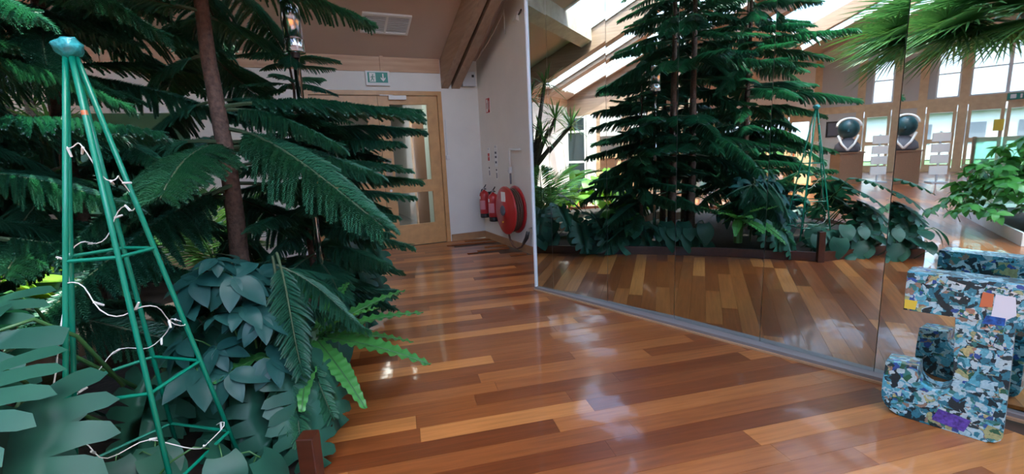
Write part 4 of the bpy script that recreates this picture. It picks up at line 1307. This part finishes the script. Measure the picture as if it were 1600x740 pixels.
leaf_plant('monstera', 'big monstera with split leaves in the near corner of the bed', 'houseplant', (-1.5, 1.35, .18), MON,
           [(-1.33, 1.14, .80, -1.0, .35, .1, 1.0), (-1.55, 1.30, .95, -2.0, .3, -.2, 1.1), (-1.50, 1.22, .66, -1.5, .6, 0, 1.05), (-1.72, 1.40, .80, -1.6, .5, .2, 1.2), (-1.42, 1.12, .55, -1.2, .6, .2, .9),
            (-1.5, 1.0, .6, -1.7, .6, .1, 1.0), (-1.8, 1.2, .85, -2.4, .4, 0, 1.1), (-1.62, 1.0, .50, -2.0, .7, 0, 1.0), (-1.38, 1.02, .62, -.7, .4, 0, .9), (-1.36, 1.08, .92, -1.2, .2, .1, .95), (-1.75, 1.5, 1.0, -1.4, .3, 0, .85), (-1.9, 1.5, 1.0, 2.4, .3, 0, 1.0), (-2.0, 1.1, .6, 3.0, .5, 0, 1.0),
            (-1.30, .98, .48, -.5, .8, 0, .85), (-1.5, .9, .4, -1.4, .8, 0, .9)])
leaf_plant('monstera', 'dark monstera with split leaves right behind the legs of the wire cone', 'houseplant', (-1.3, 1.95, .18), MON,
           [(-1.26, 2.14, .58, -.9, .8, .2, .95), (-1.05, 2.05, .44, -.7, .95, -.2, .85), (-1.40, 2.10, .50, -1.3, .9, .1, .95), (-1.18, 2.0, .36, -1.0, .95, 0, .85), (-1.52, 2.16, .64, -1.5, .8, -.1, 1.0), (-1.0, 2.10, .42, -.2, .95, .2, .75), (-1.6, 2.1, .5, -2.0, .8, 0, 1.0), (-1.02, 1.95, .30, -.5, 1.0, .2, .7), (-1.7, 2.0, .42, -1.6, .9, 0, .95), (-1.32, 1.98, .34, -1.4, 1.0, 0, .8)])
leaf_plant('monstera', 'monstera drooping over the far end of the kerb near the doors', 'houseplant', (-1.6, 4.4, .18), MON,
           [(-1.40, 4.35, .66, -.5, .7, .2, .85), (-1.42, 4.2, .50, -.7, .8, -.2, .9), (-1.32, 4.1, .42, -.3, .9, .1, .9), (-1.38, 3.95, .55, -1.0, .7, 0, .85), (-1.5, 4.6, .62, .2, .6, 0, .9), (-1.55, 4.3, .8, -1.6, .5, 0, .9), (-1.35, 3.8, .36, -.5, .9, .1, .85), (-1.55, 4.85, .5, .1, .8, 0, .8)])
leaf_plant('creeping_philodendron', 'dark heart leaved philodendron spilling over the kerb at the far end', 'houseplant', (-1.7, 5.0, .18), HEART,
           [(-1.50 - .30 * (y - 4.4) - rr_ * .25, y, .10 + .34 * z_, -.3 + yw, .5 + p_, 0, sz) for y, rr_, z_, yw, p_, sz in [(4.45 + RND.uniform(0, 1.7), RND.random(), RND.random(), RND.uniform(-1, 1), RND.uniform(0, .7), RND.uniform(.8, 1.2)) for _ in range(60)]])
leaf_plant('creeping_philodendron', 'dark heart leaved philodendron spilling over the kerb by the steel pole', 'houseplant', (-1.4, 3.4, .18), HEART,
           [(-1.16 - .19 * (y - 2.7) - rr_ * .25, y, .10 + .34 * z_, -.3 + yw, .5 + p_, 0, sz) for y, rr_, z_, yw, p_, sz in [(2.6 + RND.uniform(0, 1.6), RND.random(), RND.random(), RND.uniform(-1, 1), RND.uniform(0, .7), RND.uniform(.7, 1.1)) for _ in range(70)]])
leaf_plant('creeping_philodendron', 'heart leaved philodendron trailing onto the floor at the near corner', 'houseplant', (-1.3, 1.0, .18), HEART,
           [(-1.22 + RND.uniform(-.35, .25), 1.0 + RND.uniform(-.3, .65), .06 + RND.random() * .34, RND.uniform(-1.4, .6), RND.uniform(.2, .9), 0, RND.uniform(.6, 1.0)) for _ in range(60)])
leaf_plant('lime_shrub', 'sunlit lime green large leaved shrub beyond the sleepers', 'shrub', (-4.6, 3.6, .18), HEARTL, dome(-4.6, 3.5, .25, .75, .75, 60, 4, .9, 1.5))
leaf_plant('glossy_shrub', 'mid green shrub behind the tall pine, low in the bed', 'shrub', (-1.8, 3.5, .18), PALMATEG, dome(-1.8, 3.5, .2, .35, .5, 26, 6, .6, .9))
leaf_plant('dark_shrub', 'dark leafy shrub filling the middle of the bed', 'shrub', (-2.7, 1.6, .18), PALMATE, dome(-2.7, 1.6, .2, .6, .7, 44, 16, .8, 1.2))
leaf_plant('low_shrub', 'low leafy shrub in front of the glazed wall', 'shrub', (-5.0, 4.8, .18), HEART, dome(-4.6, 4.8, .2, .7, .5, 50, 17, .8, 1.3))
def fern(label, x, y, z, spec):
    t = thing('birds_nest_fern', label, 'fern', (x, y, .18))
    MB().lathe([(.05, 0), (.06, z - .2), (.03, z - .14)], 10, (x, y, .18)).build('crown', M['stalk'], t)
    for yaw, pit, s, m in spec:
        a = math.radians(yaw)
        inst('frond', CRIMP[m], t, (x + .03 * math.cos(a), y + .03 * math.sin(a), z), (0, pit, a), s)
fern('bright birds nest fern with crimped fronds reaching over the floor', -1.10, 2.38, .48,
     [(4, -.32, .95, 0), (-14, .02, .95, 1), (-42, .35, .85, 0), (40, -.4, .8, 1), (-75, .2, .8, 0), (-110, -.2, .8, 1), (85, -.5, .8, 0), (150, -.5, .8, 1), (-25, -.6, .8, 0), (20, .1, .75, 1)])
def fan_like(name, label, cat, x, y, z, meshes, spec, part='frond', trunk=None):
    t = thing(name, label, cat, (x, y, .15))
    if trunk:
        MB().tube(trunk[0], trunk[1], 9).build('trunk', M['barkgrey'], t, smooth=True)
    for yaw, pit, roll, s in spec:
        inst(part, RND.choice(meshes), t, (x if not trunk else trunk[0][-1][0], y if not trunk else trunk[0][-1][1], z), (roll, pit, math.radians(yaw)), s)
    return t
fan_like('feather_palm', 'small feathery palm against the pale window behind the pines', 'palm', -3.0, 4.6, .35, PIN,
         [(i * 40 + RND.uniform(-10, 10), -.75 + RND.uniform(-.25, .2), 0, RND.uniform(.9, 1.3)) for i in range(9)] + [(i * 60, -1.15, 0, 1.1) for i in range(6)])
fan_like('feather_palm', 'small feathery palm at the left side of the bed', 'palm', -3.6, 2.0, .35, PIN,
         [(i * 45 + RND.uniform(-10, 10), -.7 + RND.uniform(-.25, .2), 0, RND.uniform(.8, 1.2)) for i in range(8)])
fan_like('fan_palm', 'tall fan palm hanging over from the second plant bed', 'palm', -3.5, -1.9, 3.0, FAN,
         [(30, .0, .3, 1.05), (65, .18, -.1, 1.1), (85, .28, .2, 1.0), (110, -.05, -.2, 1.05), (50, -.2, .1, 1.0), (135, .3, .2, .95), (12, .3, -.1, 1.0), (20, .12, .2, .95), (55, .05, -.2, 1.0), (95, .10, .15, 1.0), (75, -.25, 0, 1.0), (125, .1, .1, 1.0), (160, .15, -.3, .95), (-20, .15, .2, .9), (-70, .2, 0, .9), (-120, .2, 0, .9), (200, .25, .2, .9), (40, .45, .1, .9), (105, .42, -.2, .95), (70, .30, .3, .9), (0, -.3, 0, .9), (140, -.35, 0, .9), (240, -.4, 0, .9)],
         trunk=([(-3.5, -1.9, .15), (-3.45, -1.75, 1.2), (-3.35, -1.45, 2.3), (-3.2, -1.0, 3.0)], [.12, .10, .085, .07]))
leaf_plant('bushy_shrub', 'bright green bushy shrub in the second bed, far right in the mirror', 'shrub', (-2.9, -1.1, .15), PALMATEG,
           dome(-2.85, -.95, .18, .78, 1.05, 130, 21, .6, 1.0))
def yucca():
    x, y = -4.6, 4.75
    t = thing('dragon_tree', 'many branched dragon tree with sword leaf tufts by the glazed wall', 'tree', (x, y, .15))
    tips = [(-.1, .0, 2.5), (.05, -.45, 2.05), (.3, -.2, 1.75), (-.35, .3, 2.1), (.1, -.75, 1.9), (-.2, -.3, 2.75)]
    MB().tube([(x, y, .15), (x + .02, y, .7), (x, y - .03, 1.15)], [.10, .085, .08], 9).build('trunk', M['barkgrey'], t, smooth=True)
    for i, (dx, dy, z) in enumerate(tips):
        MB().tube([(x, y - .03, 1.1), (x + dx * .5, y + dy * .45, 1.1 + (z - 1.1) * .45), (x + dx, y + dy, z)], [.06, .045, .035], 7).build('limb', M['barkgrey'], t, smooth=True)
        inst('leaf_tuft', ROS[i % 2], t, (x + dx, y + dy, z), (0, 0, i), 1.0)
yucca()

# ------------------------------------------------------------------ steel pole, wire cone, string of lights
def steel_pole():
    x, y = -1.335, 3.148
    p = thing('garden_lamp', 'tall polished steel lamp pole standing in the plant bed', 'lamp', (x, y, .18))
    MB().lathe([(.05, 0), (.05, .02), (.022, .03)], 16, (x, y, .18)).build('foot', M['chrome'], p)
    MB().lathe([(.022, .02), (.022, 1.92)], 16, (x, y, .18)).build('pole', M['chrome'], p, smooth=True)
    MB().lathe([(.062, 0), (.064, .005), (.064, .075), (.062, .08)], 24, (x, y, 2.10)).build('collar', M['chrome'], p, smooth=True)
    MB().lathe([(.058, .08), (.058, .30), (.050, .315), (.02, .32)], 24, (x, y, 2.10)).build('head', M['chrome'], p, smooth=True)
    MB().lathe([(.024, -.03), (.03, 0)], 16, (x, y, 2.10)).build('dark_neck', M['dark'], p)
steel_pole()
CX, CY = -1.39, 1.58
def wire_cone():
    o = thing('wire_cone', 'tall green wire cone frame with taped top in the near corner of the bed', 'frame', (CX, CY, .18))
    apex = Vector((CX, CY, 1.80))
    K = .168
    ang = [math.radians(a) for a in (-172, -114, -40, 38, 112)]
    def pt(a, z):
        r = .012 + (1.78 - z) * K
        return Vector((CX + r * math.cos(a), CY + r * math.sin(a), z))
    for a in ang:
        MB().tube([pt(a, 1.78), pt(a, 1.2), pt(a, .7), pt(a, .18)], .0085, 8).build('leg', M['wire'], o, smooth=True)
    for z in (1.125, .665, .34):
        for i in range(5):
            MB().tube([pt(ang[i], z), pt(ang[(i + 1) % 5], z)], .0062, 6).build('ring_bar', M['wire'], o)
    bm = bmesh.new()
    bmesh.ops.create_icosphere(bm, subdivisions=3, radius=.036)
    for v in bm.verts:
        nz = noise.noise(v.co * 45)
        v.co *= 1 + .30 * nz
        v.co.z *= .85
        v.co.x *= 1.15
    me = bpy.data.meshes.new('taped_top'); bm.to_mesh(me); bm.free()
    me.polygons.foreach_set('use_smooth', [True] * len(me.polygons))
    me.materials.append(M['tealtape'])
    b = bpy.data.objects.new('taped_top', me); COL.objects.link(b); b.parent = o
    b.location = apex - Vector(o.location)
    MB().tube([pt(ang[2], 1.60), pt(ang[2], 1.585)], .009, 7).build('orange_tape', M['orange'], o)
    s = thing('string_lights', 'white string of tiny lights wound round the green wire cone', 'lights', (CX, CY, .3))
    rr = random.Random(3)
    pts = []
    n = 130
    for i in range(n + 1):
        u = i / n
        z = 1.60 - 1.25 * u + .03 * math.sin(i * .55)
        a = math.radians(-170 + 360 * 2.6 * u)
        r = (.012 + (1.78 - z) * K) * (.93 + .07 * math.sin(i * .9))
        pts.append(Vector((CX + r * math.cos(a), CY + r * math.sin(a), z)))
    MB().tube(pts, .0019, 5).build('flex', M['flex'], s)
    for i in range(3, n, 6):
        d = Vector((rr.uniform(-.5, .5), rr.uniform(-.5, .5), rr.uniform(-.9, .5))).normalized()
        MB().tube([pts[i], pts[i] + d * .03], [.0045, .0035], 6).build('bulb', M['flex'], s)
    tail = [pt(ang[1], 1.0) + Vector((.0, 0, .0)), pt(ang[1], .9) + Vector((-.01, -.01, 0)), pt(ang[1], .78) + Vector((-.03, 0, 0)), pt(ang[1], .62) + Vector((-.05, -.01, 0))]
    MB().tube(tail, .0025, 5).build('loose_end', M['flex'], s)
wire_cone()

# ------------------------------------------------------------------ glass balustrade, display figure and racks in the hall
def balustrade():
    o = thing('glass_balustrade', 'green tinted glass balustrade along the second plant bed', 'balustrade', (-4.8, -1.5, .17))
    for (x0, y0), (x1, y1) in (((-4.80, -1.47), (-3.9, -1.62)), ((-3.88, -1.63), (-2.9, -1.8)), ((-4.82, -1.5), (-4.95, -2.5))):
        a, b = Vector((x0, y0, .17)), Vector((x1, y1, .17))
        d = (b - a).normalized(); q = Vector((-d.y, d.x, 0)) * .006
        h = Vector((0, 0, 1.15))
        MB().hexa([a - q, b - q, b + q, a + q, a - q + h, b - q + h, b + q + h, a + q + h]).build('glass_sheet', M['greenglass'], o)
    MB().box(-4.83, -4.79, -1.5, -1.46, .17, 1.34).build('corner_post', M['brown'], o)
balustrade()
def figure():
    x, y = -11.7, -3.45
    p = thing('display_plinth', 'brown box plinth in the hall carrying the teal head', 'plinth', (x, y, 0))
    MB().box(x - .33, x + .33, y - .33, y + .33, 0, .95).build('box', M['brown'], p, bevel=.01)
    MB().box(x - .36, x + .36, y - .36, y + .36, .95, .99).build('top_board', M['brown'], p)
    f = thing('papier_mache_head', 'dark teal papier mache bust with white headband and scarf on brown plinth', 'sculpture', (x, y, .99))
    MB().lathe([(.28, 0), (.36, .06), (.33, .22), (.2, .36), (.12, .42), (.11, .50)], 20, (x, y, .99)).build('shoulders', M['slate'], f, smooth=True)
    prof = [(.02, 0)] + [(.29 * math.sin(PI * i / 10), .30 - .30 * math.cos(PI * i / 10)) for i in range(1, 10)] + [(.02, .6)]
    MB().lathe(prof, 22, (x, y, 1.40)).build('head', M['teal'], f, smooth=True)
    d = Vector((2.4 - x, 2.4 - y, 0)).normalized(); s = Vector((-d.y, d.x, 0))
    band = [Vector((x, y, 1.78)) + (s * math.cos(a) * .31 + Vector((0, 0, 1)) * math.sin(a) * .25) + d * .05 for a in [PI * i / 14 for i in range(15)]]
    MB().tube(band, .035, 8).build('headband', M['paper'], f, smooth=True)
    for k in (-1, 1):
        MB().tube([Vector((x, y, 1.50)) + s * k * .26 + d * .1, Vector((x, y, 1.25)) + s * k * .16 + d * .34, Vector((x, y, 1.05)) + d * .39], .035, 6).build('scarf_end', M['paper'], f, smooth=True)
    MB().tube([Vector((x, y, 1.68)) + d * .28, Vector((x, y, 1.60)) + d * .34], [.025, .035], 8).build('nose', M['teal'], f)
    r = thing('magazine_rack', 'low rack of orange and white magazines left of the teal head', 'rack', (x - 1.0, y + .9, 0))
    for k in range(3):
        MB().box(x - 1.5, x - .5, y + .8 + .08 * k, y + 1.1 + .08 * k, .25 + .3 * k, .29 + .3 * k).build('shelf', M['oakpale'], r)
    for sx in (-1.52, -.5):
        MB().box(x + sx, x + sx + .03, y + .8, y + 1.3, 0, 1.2).build('side', M['oakpale'], r)
    for k in range(3):
        for j in range(5):
            m = thing('magazine', ('orange' if (j + k) % 2 else 'white') + ' magazine, %s from the left on the %s shelf of the low rack' % (('first', 'second', 'third', 'fourth', 'fifth')[j], ('bottom', 'middle', 'top')[k]), 'magazine', (x - 1.45 + .19 * j, y + .95 + .08 * k, .29 + .3 * k), 'magazines on the low rack')
            MB().box(x - 1.45 + .19 * j, x - 1.29 + .19 * j, y + .95 + .08 * k, y + .965 + .08 * k, .29 + .3 * k, .52 + .3 * k).build('cover', M['orange' if (j + k) % 2 else 'paper'], m)
    r = thing('leaflet_stand', 'white leaflet stand right of the teal head', 'stand', (x + .3, y - .9, 0))
    MB().box(x - .2, x + .2, y - 1.1, y - .7, 0, .04).build('foot', M['greybox'], r)
    MB().box(x - .02, x + .02, y - .92, y - .88, .04, 1.5).build('post', M['greybox'], r)
    for k in range(4):
        MB().box(x + .02, x + .06, y - 1.12, y - .68, .25 + .32 * k, .50 + .32 * k).build('leaflet_pocket', M['paper'], r)
figure()
